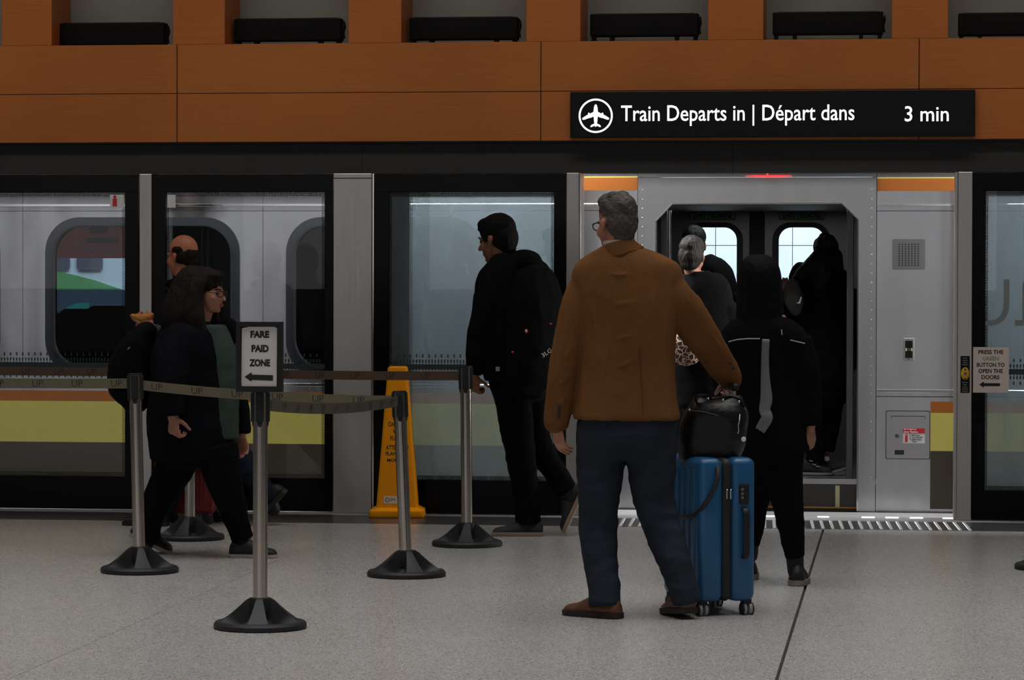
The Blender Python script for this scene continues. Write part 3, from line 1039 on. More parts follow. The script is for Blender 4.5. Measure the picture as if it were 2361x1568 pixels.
for (px, py, y) in ((150, 722, 1.6), (205, 712, 1.15), (268, 705, 1.5), (420, 716, 1.3), (490, 712, 1.6), (40, 716, 1.4), (-40, 714, 1.2), (700, 714, 1.3), (800, 714, 1.5), (980, 714, 1.3), (1050, 716, 1.6)):
    c = at(px, py, y)
    sb_ = MB().box(c.x - 0.21, c.x + 0.21, y - 0.05, y + 0.06, FLR + 0.42, c.z, 0.05, 3)
    sb_.box(c.x - 0.21, c.x + 0.21, y - 0.45, y + 0.02, FLR + 0.36, FLR + 0.48, 0.04, 3)
    sb_.build('seat', M_SEAT, train, smooth=True)
for px in (466, 480):
    MB().tube([(aX(px, 1.0, 600), 1.0, FLR), (aX(px, 1.0, 600), 1.0, 2.2)], 0.014, 10).build('grab_pole', mat('pole_grey', (0.2, 0.21, 0.22), 0.4, metal=0.6), train, smooth=True)
# red advert hung across the top of that window, dim lettering
ya = YV - 0.04
ad = MB().box(aX(126, ya, 560), aX(292, ya, 560), ya, ya + 0.01, aZ(595.5, ya, 200), aZ(518, ya, 200)).build('advert_panel', mat('advert_red', (0.30, 0.035, 0.04), 0.5, emit=0.12), train)  # poster given a faint glow to brighten its red
text_mb('Uber', aX(196.5, ya, 590), aX(219, ya, 590), aZ(591.5, ya, 200), aZ(583.5, ya, 200), ya - 0.001, 0.0, 0.0005).build('advert_text', mat('advert_print', (0.30, 0.18, 0.17), 0.6), ad)
text_mb('UPE', aX(231, ya, 590), aX(253, ya, 590), aZ(591.5, ya, 200), aZ(583.5, ya, 200), ya - 0.001, 0.0, 0.0005).build('advert_text', MATS['advert_print'], ad)
MB().box(aX(189, ya, 570), aX(254, ya, 570), ya - 0.001, ya, aZ(574, ya, 200), aZ(572.6, ya, 200)).build('advert_line', MATS['advert_print'], ad)
MB().box(aX(206, ya, 545), aX(276, ya, 545), ya - 0.05, ya - 0.04, aZ(560, ya, 200), aZ(548, ya, 200)).build('route_sign', mat('route_green', (0.02, 0.035, 0.03), 0.6), train)
MB().box(aX(210, ya, 530), aX(250, ya, 530), ya - 0.06, ya - 0.02, aZ(539, ya, 200), aZ(520, ya, 200), 0.005, 1).build('ceiling_box', M_INK, train)

# ------------------------------------------------------------------ the other train, across the tracks
YO = 5.4
ot = empty('neighbouring_coach', (-7.0, YO, -0.9))
tag(ot, 'pale coach with a green swoosh seen through the train window', 'train')
ox = lambda px, py=640: aX(px, YO, py)
oz = lambda py: aZ(py, YO, 200)
MB().box(-12, -4.4, YO, YO + 0.3, -0.9, 3.2).build('body', mat('coach_white', (0.62, 0.74, 0.80), 0.45), ot)
yo = YO - 0.004
for (a, b) in ((20, 66), (82, 161.5), (177, 237)):
    MB().prism(rrect(ox(a), ox(b), oz(622.5), oz(540), 0.025, 4), yo - 0.004, YO).build('coach_window', mat('coach_glass', (0.045, 0.06, 0.095), 0.3), ot)
poly = [(ox(20), oz(668)), (ox(20), oz(622))]
for (px, py) in ((133, 626.5), (150, 630), (175, 634.5), (195, 640), (220, 646), (245, 655), (268, 663), (284, 668)):
    poly.append((ox(px), oz(py)))
MB().prism(poly, yo - 0.002, YO).build('green_swoosh', mat('coach_green', (0.055, 0.30, 0.085), 0.45), ot)
MB().box(-12, -4.4, yo - 0.004, YO, oz(716), oz(668.5)).build('dark_band', mat('coach_navy', (0.055, 0.075, 0.105), 0.4), ot)
MB().prism([(ox(150), oz(716)), (ox(156), oz(708)), (ox(170), oz(701)), (ox(190), oz(698)), (ox(207), oz(697.5)), (ox(204), oz(714)), (ox(180), oz(716))], yo - 0.006, YO).build('teal_swoosh', mat('coach_teal', (0.03, 0.21, 0.17), 0.45), ot)

# ================================================================== FIXTURES ON THE WALL
# uplights on the ledge
ul = (('black box uplight on the wooden ledge, leftmost of the row', 141, 383, 54), ('black box uplight on the wooden ledge, second from the left', 543, 789, 44),
      ('black box uplight on the wooden ledge, third from the left', 946, 1195, 41), ('black box uplight on the ledge above the airplane symbol', 1362, 1611, 33),
      ('black box uplight on the ledge above the word dans', 1782, 2036, 29), ('black box uplight on the ledge, cut off at the right edge', 2209, 2460, 31))
YU = 0.08
for lab_, a, b, top in ul:
    xa, xb = aX(a, YU, 80), aX(b, YU, 80)
    zt_ = aZ(top, YU, (a + b) / 2)
    zb_ = aZ(top + 51, YU, (a + b) / 2)
    r_ = empty('ledge_uplight', ((xa + xb) / 2, YU, 2.998))
    tag(r_, lab_, 'light', 'black uplights on the ledge')
    MB().box(xa, xb, YU - 0.05, YU + 0.06, zb_, zt_, 0.006, 2).build('housing', M_LAMPB, r_)
    MB().box(xa + 0.03, xb - 0.03, YU - 0.04, YU + 0.05, zt_ - 0.002, zt_ + 0.003).build('lens', M_DISP, r_)
    for t in (0.03, 0.2, 0.8, 0.97):
        x = xa + (xb - xa) * t
        MB().box(x - 0.012, x + 0.012, YU - 0.04, YU + 0.05, 2.998, zb_ + 0.004, 0.002, 1).build('foot', M_LAMPB, r_)
    MB().prism([(xb - 0.004, zb_ + 0.02), (xb + 0.014, zb_ + 0.012), (xb + 0.008, zb_ + 0.05), (xb + 0.018, zb_ + 0.09), (xb + 0.012, zb_ + 0.125), (xb - 0.004, zb_ + 0.09)], YU - 0.03, YU + 0.04).build('bracket', M_LAMPB, r_)

# departure display
YD = YF - 0.055
dr = empty('departure_display', (aX(1780, YD, 262), YD, aZ(316, YD, 1780)))
tag(dr, 'long black LED display reading Train Departs in Départ dans 3 min', 'sign')
sx_ = lambda px: aX(px, YD, 265)
def sz_(py, px): return aZ(py, YD, px)
MB().box(sx_(1314.5), sx_(2248.5), YD, YF - 0.0005, sz_(316.5, 1780) + 0.002, sz_(209, 1780), 0.004, 2).build('housing', M_DISP, dr)
yl = YD - 0.0015
text_words('Train Departs in | Départ dans', sx_(1432), sx_(1970), sz_(290, 1700), sz_(242, 1700), yl, M_LED, dr, 'lettering', 0.006, 0.001, 0.14)
text_words('3 min', sx_(2086), sx_(2187.5), sz_(280, 2136), sz_(244.5, 2136), yl, M_LED, dr, 'lettering', 0.006, 0.001, 0.2)
cx_, cz_ = sx_(1373.5), sz_(267, 1373)
pm = ppm((cx_, YD, cz_))
ro, ri = 39.5 / pm, 35.3 / pm
ring_loop([(cx_ + ro * math.cos(R(k * 7.5)), cz_ + ro * math.sin(R(k * 7.5))) for k in range(48)],
          [(cx_ + ri * math.cos(R(k * 7.5)), cz_ + ri * math.sin(R(k * 7.5))) for k in range(48)], MB(), yl - 0.001, YD).build('symbol_ring', M_LED, dr)
half = [(0, 365), (38, 325), (58, 240), (65, 155), (70, 120), (180, 65), (195, 92), (220, 100), (240, 80), (235, 45), (415, -65), (425, -100), (395, -125), (345, -118), (230, -75), (140, -55), (75, -20), (60, -60), (50, -180), (42, -245), (120, -275), (160, -315), (168, -345), (130, -352), (50, -318), (20, -320), (0, -352)]
sgn = 27.0 / 365 / pm
poly = [(cx_ + x * sgn, cz_ + y * sgn) for x, y in half] + [(cx_ - x * sgn, cz_ + y * sgn) for x, y in reversed(half[1:-1])]
pb = MB()
es = [pb.bm.verts.new((x, yl, z)) for x, z in poly]
ed = [pb.bm.edges.new((es[i], es[(i + 1) % len(es)])) for i in range(len(es))]
bmesh.ops.triangle_fill(pb.bm, use_beauty=True, edges=ed)
pb.build('airplane_symbol', M_LED, dr)

# notice and door control by the right-hand door
YQ = YG - 0.016
qx = lambda px: aX(px, YQ, 850)
def qz(py): return aZ(py, YQ, 2284)
nt_ = empty('door_notice', (qx(2284), YQ, qz(905)))
tag(nt_, 'beige paper notice reading press the green button to open the doors', 'notice')
MB().box(qx(2243.5), qx(2326), YQ - 0.0015, YQ + 0.001, qz(905.5), qz(800.5)).build('sheet', M_PAPER2, nt_)
yq = YQ - 0.0017
for s, a, b, y0, y1, m_ in (('PRESS THE', 2255.5, 2313, 816.5, 807, M_INK), ('GREEN', 2265, 2303, 831, 822, M_GREENINK), ('BUTTON TO', 2252, 2316, 846, 836.5, M_INK), ('OPEN THE', 2256, 2312, 860.5, 850.5, M_INK), ('DOORS', 2263, 2304.5, 874.5, 865, M_INK)):
    text_mb(s, qx(a), qx(b), qz(y0), qz(y1), yq, 0.028, 0.0004).build('notice_text', m_, nt_)
MB().prism([(qx(2258), qz(887)), (qx(2268.5), qz(879.5)), (qx(2268.5), qz(883.5)), (qx(2306), qz(883.5)), (qx(2306), qz(890.5)), (qx(2268.5), qz(890.5)), (qx(2268.5), qz(894.5))], yq - 0.0004, yq).build('arrow', M_INK, nt_)
YB = YP - 0.006
bx_ = lambda px: aX(px, YB, 860)
bz_ = lambda py: aZ(py, YB, 2226)
cb = empty('door_control', (bx_(2225), YB, bz_(906)))
tag(cb, 'black control strip with yellow oval button on the steel mullion', 'button')
MB().box(bx_(2214.5), bx_(2236), YB, YP + 0.001, bz_(906), bz_(821), 0.002, 1).build('plate', M_DISP, cb)
YBo = YB - 0.004
MB().sphere((bx_(2225.5), YB, bz_(861.5)), (0.0255, 0.006, 0.040), 20).build('oval_button', mat('button_yellow', (0.62, 0.40, 0.015), 0.4), cb, smooth='all')
MB().sphere((bx_(2225.5), YB - 0.005, bz_(861.5)), (0.009, 0.003, 0.010), 14).build('button_core', mat('button_grey', (0.10, 0.09, 0.12), 0.5), cb, smooth='all')
for k, pz in enumerate((850.5, 872.5)):
    s_ = -1 if k == 0 else 1
    MB().prism([(bx_(2223), bz_(pz)), (bx_(2228), bz_(pz)), (bx_(2227), bz_(pz + 3)), (bx_(2224), bz_(pz + 3))], YB - 0.006, YB - 0.0035).build('button_mark', M_INK, cb)
for py, w in ((826, 9), (831, 12), (836, 10), (841, 13), (882, 13), (887, 8), (892, 10), (897, 14), (902, 13)):
    MB().box(bx_(2225 - w / 2), bx_(2225 + w / 2), YB - 0.0006, YB, bz_(py + 0.9), bz_(py - 0.9)).build('small_print', M_FROST, cb)

# ================================================================== STANCHIONS
def arch_base(mb, r=0.197):
    """domed rubber base: low rim disc and four spokes rising to a collar, hollow windows between"""
    mb.lathe([(r - 0.006, 0.0), (r, 0.004), (r, 0.020), (r - 0.008, 0.030), (r - 0.028, 0.033), (r - 0.04, 0.022), (0.06, 0.018)], 48)


def base_cone(mb):
    bm = mb.bm
    n = 48
    prof = [(0.172, 0.030), (0.150, 0.044), (0.120, 0.066), (0.090, 0.092), (0.062, 0.118), (0.046, 0.128), (0.040, 0.130)]
    rings = []
    for (r, z) in prof:
        rings.append([])
        for i in range(n):
            th = 2 * math.pi * i / n
            ph = (math.degrees(th) % 90) / 90.0
            u = abs(ph - 0.5) * 2
            # between spokes the wall drops back into a hollow
            k = max(0.0, min(1.0, (0.62 - u) / 0.16))
            k = k * k * (3 - 2 * k)
            zz = z
            rr = r
            if 0.055 < r < 0.165:
                t = (0.165 - r) / 0.11
                dep = k * min(1.0, 4.2 * min(t, 1 - t))
                rr = r - 0.05 * dep
                zz = z - 0.055 * dep
            rings[-1].append(bm.verts.new((rr * math.cos(th), rr * math.sin(th), zz)))
    for a, b in zip(rings[:-1], rings[1:]):
        for i in range(n):
            j = (i + 1) % n
            bm.faces.new((a[i], a[j], b[j], b[i]))
    bm.faces.new(rings[-1])


def make_stanchion(name, loc, label, h=1.007, lean=(0, 0), rz=0.0):
    r = empty(name, loc)
    tag(r, label, 'stanchion', 'belt barrier posts')
    b = MB()
    arch_base(b)
    base = b.build('base', M_RUBBER, r, smooth=True, local=True)
    base.rotation_euler = (0, 0, rz)
    c = MB()
    base_cone(c)
    c.build('spoke_dome', M_RUBBER, base, smooth=True, local=True)
    rot = Matrix.Rotation(lean[0], 4, 'Y') @ Matrix.Rotation(lean[1], 4, 'X')
    p = MB()
    p.lathe([(0.031, 0.11), (0.031, h - 0.008)], 32)
    p.bm.transform(rot)
    pole = p.build('pole', M_POST, r, smooth=True, local=True)
    q = MB()
    q.lathe([(0.035, 0.0), (0.035, 0.006), (0.030, 0.008)], 32, (0, 0, h - 0.008))
    for k in range(4):
        a = k * math.pi / 2 + R(-83)
        t = MB()
        t.box(-0.017, 0.017, -0.012, 0.012, -0.062, 0.062, 0.004, 2)
        t.sphere((0, 0, -0.066), (0.012, 0.008, 0.02), 10)
        me = bpy.data.meshes.new('x')
        t.bm.transform(rot @ Matrix.Rotation(a, 4, 'Z') @ Matrix.Translation((0.028, 0, h - 0.07)) @ Matrix.Rotation(R(90), 4, 'Z'))
        t.bm.to_mesh(me)
        t.bm.free()
        if k == 0:
            pass
        slot = MB()
        slot.bm.from_mesh(me)
        bpy.data.meshes.remove(me)
        slot.build('belt_slot', M_PLASTIC, r, smooth=True, local=True)
    q.bm.transform(rot)
    q.build('cap', M_PLASTIC, r, smooth=True, local=True)
    return r


def G(px, py):
    p = gnd(px, py)
    return Vector((p.x, p.y, 0))


PA, PB, PC, PD, PE, PF = G(322, 1319), G(600, 1448), G(937, 1328), G(1077, 1258), G(438, 1243), G(2428, 1312)
make_stanchion('stanchion', PA, 'steel belt post in front of the walking woman, its belt crossing her', lean=(R(-1.35), 0), rz=R(20))
make_stanchion('stanchion', PB, 'steel belt post carrying the fare paid zone sign', rz=R(8))
make_stanchion('stanchion', PC, 'steel belt post leaning before the yellow floor sign', h=0.928, lean=(R(-2.3), 0), rz=R(25))
make_stanchion('stanchion', PD, 'steel belt post beside the man with the black backpack', lean=(R(-0.6), 0), rz=R(5))
make_stanchion('stanchion', PE, 'steel belt post behind the woman, in front of the red suitcase', rz=R(-5))
make_stanchion('stanchion', PF, 'belt post at the right edge, only its base in view', rz=R(10))


def belt(label, p0, p1, z0, z1, m_, sag=0.0, w=0.05, first=0.1, back=False, group='retractable barrier belts', skip=(0.03, 0.03)):
    d = (p1 - p0)
    L = d.length
    d.normalize()
    nrm = Vector((d.y, -d.x, 0))
    if nrm.y > 0: nrm = -nrm
    n = 14
    root = empty('barrier_belt', (p0.x, p0.y, z0))
    tag(root, label, 'belt', group)
    def pt(s):
        t = s / L
        return p0 + d * s + Vector((0, 0, z0 + (z1 - z0) * t - 4 * sag * t * (1 - t)))
    mb = MB()
    bm = mb.bm
    prev = None
    for k in range(n + 1):
        s = skip[0] + (L - skip[0] - skip[1]) * k / n
        c = pt(s)
        q = [bm.verts.new(c + nrm * e + Vector((0, 0, f))) for e, f in ((0.001, -w / 2), (0.001, w / 2), (-0.001, w / 2), (-0.001, -w / 2))]
        if prev:
            for i in range(4):
                bm.faces.new((prev[i], prev[(i + 1) % 4], q[(i + 1) % 4], q[i]))
        prev = q
    mb.build('webbing', m_, root)
    s = first
    ex = d if d.x > 0 else -d
    while s < L - 0.08:
        t = text_mb('UP', 0, 0.056, -0.0165, 0.0165, 0, -0.012, 0)
        c0, c1 = pt(s), pt(s + 0.05)
        sl = (c1 - c0).normalized()
        if sl.x < 0: sl = -sl
        up = Vector((0, 0, 1))
        c = pt(s) + nrm * 0.0018
        for v in t.bm.verts:
            x, z = v.co.x, v.co.z
            v.co = c + sl * x + up * z
        t.build('belt_print', M_BELTINK, root)
        s += 0.207
    return root


zb0 = 0.955
left_a = Vector((PA.x - 2.1, PA.y + 0.05, 0))
left_e = Vector((PE.x - 2.1, PE.y + 0.35, 0))
ta, tc_ = PA + Vector((-0.023, 0, 0)), PC + Vector((-0.034, 0, 0))
belt('brown belt stretched behind the sign to the post beside the backpack man', PE, PD, zb0, zb0 - 0.005, M_BELTB, 0.006, first=0.13)
belt('brown belt leaving the picture at the left, the farther of two', left_e, PE, zb0, zb0, M_BELTB, 0.004, first=0.04)
belt('olive belt leaving the picture at the left, the nearer of two', left_a, ta, zb0, zb0, M_BELTO, 0.004, first=0.09)
belt('olive belt from the walking woman\'s post past behind the sign', ta, tc_, zb0 - 0.005, 0.877, M_BELTO, 0.018, first=0.085)
belt('dark olive belt from the sign post to the leaning post', PB, tc_, zb0 - 0.005, 0.877, M_BELTD, 0.028, first=0.12)

# sign on its post
YSg = PB.y - 0.055
gx_ = lambda px: aX(px, YSg, 820)
gz_ = lambda py: aZ(py, YSg, 598)
sg = empty('fare_sign', (PB.x, YSg, gz_(904)))
tag(sg, 'black framed paper sign reading fare paid zone with left arrow', 'sign')
MB().plate([(gx_(545.5), gz_(903.5)), (gx_(653), gz_(903.5)), (gx_(653), gz_(742)), (gx_(545.5), gz_(742))], [[(gx_(556), gz_(892)), (gx_(641), gz_(892)), (gx_(641), gz_(753)), (gx_(556), gz_(753))]], YSg - 0.012, YSg + 0.008).build('frame', M_PLASTIC, sg)
MB().box(gx_(546), gx_(652.5), YSg + 0.004, YSg + 0.010, gz_(903), gz_(742.5)).build('back_board', M_PLASTIC, sg)
MB().prism([(gx_(556.5), gz_(891)), (gx_(638), gz_(891)), (gx_(639), gz_(756)), (gx_(632), gz_(753.5)), (gx_(575), gz_(753.5)), (gx_(557.5), gz_(757))], YSg - 0.001, YSg + 0.004).build('sheet', M_PAPER, sg)
ysg = YSg - 0.0015
for s, a, b, y0, y1 in (('FARE', 577.5, 621, 779, 763), ('PAID', 580, 619.5, 812, 795), ('ZONE', 575, 623, 845, 828)):
    text_mb(s, gx_(a), gx_(b), gz_(y0), gz_(y1), ysg, 0.05, 0.0005).build('sign_text', M_INK, sg)
MB().prism([(gx_(564), gz_(869)), (gx_(581), gz_(858)), (gx_(580.5), gz_(864)), (gx_(630), gz_(865)), (gx_(629.5), gz_(877.5)), (gx_(580.5), gz_(876)), (gx_(580), gz_(880.5))], ysg - 0.0008, ysg).build('arrow', M_INK, sg)
MB().tube([(PB.x, PB.y, 1.0), (PB.x, YSg + 0.012, 1.035)], 0.016, 12).build('stem', M_PLASTIC, sg, smooth=True)

# ================================================================== YELLOW FLOOR SIGN
CP = G(917, 1189)
cn = empty('floor_sign', CP, R(7))
tag(cn, 'tall yellow four-sided wet floor cone standing by the steel pillar', 'floor sign')
H0, H1 = 0.035, 0.945
def cone_w(z):  # half width
    t = (z - H0) / (H1 - H0)
    return 0.133 + (0.062 - 0.133) * t
mb = MB()
ww = [(0.172, 0.0), (0.175, 0.008), (0.170, 0.040), (0.148, 0.052), (0.133, 0.060)]
def sq(mb, prof, r=0.02):
    bm = mb.bm
    rings = []
    for (w, z) in prof:
        c = min(r, w * 0.4)
        pts = []
        for (sx, sy, a0) in ((1, 1, 0), (-1, 1, 90), (-1, -1, 180), (1, -1, 270)):
            for k in range(4):
                a = R(a0 + 30 * k)
                pts.append(bm.verts.new((sx * (w - c) + c * math.cos(a), sy * (w - c) + c * math.sin(a), z)))
        rings.append(pts)
    n = 16
    for a, b in zip(rings[:-1], rings[1:]):
        for i in range(n):
            j = (i + 1) % n
            bm.faces.new((a[i], a[j], b[j], b[i]))
    bm.faces.new(list(reversed(rings[0])))
    bm.faces.new(rings[-1])
sq(mb, ww, 0.03)
mb.build('base', M_YCONE, cn, smooth=True, local=True)
mb = MB()
sq(mb, [(cone_w(0.055), 0.055), (cone_w(0.5), 0.5), (cone_w(0.9), 0.9), (cone_w(0.935), 0.935), (0.05, 0.945)], 0.022)
mb.build('body', M_YCONE, cn, smooth=True, local=True)
# lettering on the two faces in view: front (-y) and right (+x)
ink = M_INK
lines = (('CAUTION', 0.583, 0.028, 0.115), ('WET', 0.537, 0.028, 0.055), ('FLOOR', 0.495, 0.028, 0.085), ('ATTENTION', 0.437, 0.028, 0.14), ('PLANCHER', 0.398, 0.024, 0.145), ('MOUILLÉ', 0.360, 0.026, 0.125))
tilt = math.atan((0.133 - 0.062) / (H1 - H0))
for side in (0, 1):
    for s, z, hh, w in lines:
        t = text_mb(s, -w / 2, w / 2, z - hh / 2, z + hh / 2, 0, 0.02, 0)
        for v in t.bm.verts:
            y = -(cone_w(v.co.z) + 0.0012)
            v.co.y = y
        if side:
            t.bm.transform(Matrix.Rotation(R(90), 4, 'Z'))
        t.build('caution_text', ink, cn, local=True)
def onface(mb):
    for v in mb.bm.verts:
        v.co.y = -(cone_w(v.co.z) + 0.0008) + v.co.y
    return mb
lb = onface(MB().box(-0.082, 0.06, -0.0004, 0.0, 0.085, 0.133)).build('maker_label', mat('label_cream', (0.75, 0.66, 0.52), 0.6), cn, local=True)
cx0, cz0 = -0.060, 0.109
for a0, a1, m_ in ((100, 270, mat('logo_blue', (0.05, 0.06, 0.25), 0.5)), (270, 460, mat('logo_red', (0.5, 0.06, 0.05), 0.5))):
    mb = MB()
    vs0 = []
    vs1 = []
    for k in range(13):
        a = R(a0 + (a1 - a0) * k / 12)
        vs0.append(mb.bm.verts.new((cx0 + 0.0135 * math.cos(a), -0.0008, cz0 + 0.0135 * math.sin(a))))
        vs1.append(mb.bm.verts.new((cx0 + 0.009 * math.cos(a), -0.0008, cz0 + 0.009 * math.sin(a))))
    for k in range(12):
        mb.bm.faces.new((vs0[k], vs0[k + 1], vs1[k + 1], vs1[k]))
    onface(mb).build('label_logo', m_, cn, local=True)
onface(text_mb('IM', -0.040, -0.012, 0.101, 0.119, -0.0012, 0.0, 0)).build('label_text', M_INK, cn, local=True)

# ================================================================== BLUE SUITCASE
M_BLUE = mat('blue_shell', (0.010, 0.095, 0.225), 0.36, spec=0.5)
M_ZIP = mat('zip_band', (0.012, 0.012, 0.014), 0.6)
M_WHEEL = mat('wheel_grey', (0.30, 0.29, 0.29), 0.45)


def rounded_shell(mb, x0, x1, y0, y1, z0, z1, r, seg=4):
    mb.box(x0, x1, y0, y1, z0, z1, r, seg)


def suitcase(name, label, loc, rz, w, d, h, shell_m, zip_m, wheel_m, ribs=True, handle=None):
    """w along local x (broad face looks to -y), d along y; wheels under the corners"""
    r = empty(name, loc, rz)
    tag(r, label, 'suitcase')
    z0 = 0.062
    g = 0.036
    for s in (-1, 1):
        mb = MB()
        y0, y1 = (g / 2, d / 2) if s > 0 else (-d / 2, -g / 2)
        mb.box(-w / 2, w / 2, y0, y1, z0, z0 + h, 0.035, 5)
        sh = mb.build('shell', shell_m, r, smooth=True, local=True)
        if ribs:
            for k in range(6):
                x = -w / 2 + 0.07 + k * (w - 0.14) / 5
                t = MB()
                t.box(x - 0.016, x + 0.016, s * d / 2 - 0.006, s * d / 2 + 0.006, z0 + 0.05, z0 + h - 0.05, 0.0055, 2)
                t.build('rib', shell_m, sh, smooth=True, local=True)
    MB().box(-w / 2 + 0.002, w / 2 - 0.002, -g / 2 - 0.012, g / 2 + 0.012, z0 + 0.002, z0 + h - 0.002, 0.034, 5).build('zip_band', zip_m, r, smooth=True, local=True)
    for sx in (-1, 1):
        for sy in (-1, 1):
            cx, cy = sx * (w / 2 - 0.045), sy * (d / 2 - 0.03)
            fork = MB().box(cx - 0.022, cx + 0.022, cy - 0.02, cy + 0.02, 0.038, z0 + 0.012, 0.006, 2).build('wheel_fork', zip_m, r, smooth=True, local=True)
            for e in (-1, 1):
                t = MB()
                t.lathe([(0.020, -0.009), (0.0265, -0.006), (0.0265, 0.006), (0.020, 0.009)], 20)
                t.bm.transform(Matrix.Translation((cx + 0.008, cy + e * 0.013, 0.0265)) @ Matrix.Rotation(R(90), 4, 'X'))
                t.build('wheel', wheel_m, fork, smooth=True, local=True)
                t = MB()
                t.lathe([(0.0275, -0.0035), (0.0275, 0.0035)], 20)
                t.bm.transform(Matrix.Translation((cx + 0.008, cy + e * 0.0225, 0.0265)) @ Matrix.Rotation(R(90), 4, 'X'))
                t.build('tyre', M_RUBBER, fork, smooth=True, local=True)
    return r

CASE = Vector((-0.837, -5.68, 0))
CRZ = R(-65)
sc_ = suitcase('suitcase', 'upright bright blue hard-shell suitcase with black zip band and spinner wheels', CASE, CRZ, 0.46, 0.27, 0.635, M_BLUE, M_ZIP, M_WHEEL)
fx = 0.23
MB().box(fx - 0.004, fx + 0.010, 0.052, 0.098, 0.492, 0.582, 0.006, 2).build('lock', M_PLASTIC, sc_, smooth=True, local=True)
for k in range(3):
    MB().box(fx + 0.009, fx + 0.012, 0.058, 0.070, 0.515 + k * 0.018, 0.526 + k * 0.018, 0.001, 1).build('lock_dial', mat('dial_grey', (0.15, 0.15, 0.15), 0.4, metal=0.5), sc_, local=True)
for y in (-0.012, 0.006):
    MB().box(fx + 0.0, fx + 0.012, y, y + 0.008, 0.515, 0.560, 0.003, 1).build('zip_pull', M_CHROME, sc_, local=True)
hb_ = MB()
limb(hb_.bm, [(fx - 0.01, 0.078, 0.475), (fx + 0.022, 0.078, 0.462), (fx + 0.026, 0.078, 0.40), (fx + 0.026, 0.078, 0.33), (fx + 0.022, 0.078, 0.268), (fx - 0.01, 0.078, 0.255)], [(0.016, 0.007)] * 6, n=10, sub=3, ref=(0, 1, 0))
hb_.build('carry_handle', M_PLASTIC, sc_, smooth='all', local=True)
for x in (-0.05, 0.05):
    MB().tube([(x, 0.10, 0.69), (x, 0.10, 0.99)], 0.0085, 10).build('handle_rod', M_CHROME, sc_, smooth=True, local=True)
MB().box(-0.075, 0.075, 0.085, 0.115, 0.985, 1.018, 0.011, 3).build('handle_grip', M_PLASTIC, sc_, smooth=True, local=True)

# black leather bag on top of it
M_LEATHER = mat('black_leather', (0.007, 0.006, 0.005), 0.34, spec=0.32, bump=0.6, bscale=16)
YBg = -5.70
bag = empty('leather_bag', (aX(1640, YBg, 1060), YBg, 0.70))
tag(bag, 'slouchy black leather bag strapped on top of the blue suitcase', 'bag')
def bp(px, py, d=0.0): return at(px, py, YBg + d)
bpm = ppm(bp(1640, 1000))
mb = MB()
secs = [(1060, 1634, 62, 0.095), (1046, 1634, 73, 0.11), (1000, 1643, 79, 0.118), (965, 1653, 74, 0.115), (940, 1660, 66, 0.10), (922, 1664, 52, 0.07), (914, 1664, 44, 0.045)]
limb(mb.bm, [bp(cx, y) for y, cx, h, d in secs], [(h / bpm, d) for y, cx, h, d in secs], n=28, sub=3, ref=(1, 0, 0), round_caps=False, sup=3.2)
bodyb = mb.build('body', M_LEATHER, bag, smooth='all')
bodyb.modifiers.new('s', 'SUBSURF').levels = 1
bodyb.modifiers['s'].render_levels = 1
for v in bodyb.data.vertices:
    v.co += v.normal * (0.008 * noise.noise(v.co * 14) + 0.004 * noise.noise(v.co * 40))
hd = MB()
limb(hd.bm, [bp(1606, 926, -0.07), bp(1603, 916, -0.09), bp(1620, 911, -0.10), bp(1634, 913, -0.08), bp(1640, 922, -0.06)], [0.006] * 5, n=8, sub=4)
hd.build('handle', M_LEATHER, bag, smooth='all')
limb((hb2 := MB()).bm, [bp(1667, 924, -0.06), bp(1672, 914, -0.06), bp(1690, 914, -0.05), bp(1708, 921, -0.05), bp(1716, 936, -0.05)], [0.006] * 5, n=8, sub=4)
hb2.build('handle', M_LEATHER, bag, smooth='all')
for (x, y) in ((1633, 919), (1667, 922), (1704, 926), (1590, 945)):
    MB().sphere(bp(x, y, -0.105), 0.0055, 8).build('stud', M_CHROME, bag, smooth='all')
MB().tube([bp(1592, 946, -0.112), bp(1622, 949, -0.121), bp(1656, 958, -0.121)], 0.0016, 6).build('pocket_seam', mat('seam_brown', (0.16, 0.12, 0.10), 0.5), bag)
MB().tube([bp(1706, 955, -0.118), bp(1705, 968, -0.12), bp(1702, 980, -0.12), bp(1703, 992, -0.12), bp(1701, 1000, -0.12)], 0.003, 6).build('zip_chain', M_CHROME, bag)
t = MB()
t.lathe([(0.009, -0.003), (0.011, 0.0), (0.009, 0.003)], 16)
t.bm.transform(Matrix.Translation(bp(1714.5, 1013, -0.115)) @ Matrix.Rotation(R(90), 4, 'X'))
t.build('badge', M_WHITE, bag, smooth=True)
st_ = MB()
limb(st_.bm, [bp(1652, 1062, -0.19), bp(1655, 1100, -0.235), bp(1640, 1140, -0.24), bp(1618, 1172, -0.235), bp(1600, 1188, -0.20), bp(1580, 1193, -0.14), bp(1562, 1192, -0.05)], [(0.005, 0.011)] * 7, n=8, sub=4, ref=(0, 1, 0))
st_.build('strap', M_ZIP, bag, smooth='all')

# ================================================================== PEOPLE
M_SKIN = mat('skin', (0.42, 0.185, 0.115), 0.5, spec=0.4, var=0.12, vscale=14)
M_SKINR = mat('ruddy_skin', (0.46, 0.165, 0.085), 0.5, spec=0.4, var=0.12, vscale=14)
M_SKIND = mat('tan_skin', (0.25, 0.10, 0.055), 0.5, spec=0.4, var=0.12, vscale=14)


def cloth(name, col, bump=0.35, bs=26, var=0.12):
    return mat(name, col, 0.92, spec=0.06, bump=bump, bscale=bs, var=var, vscale=5)


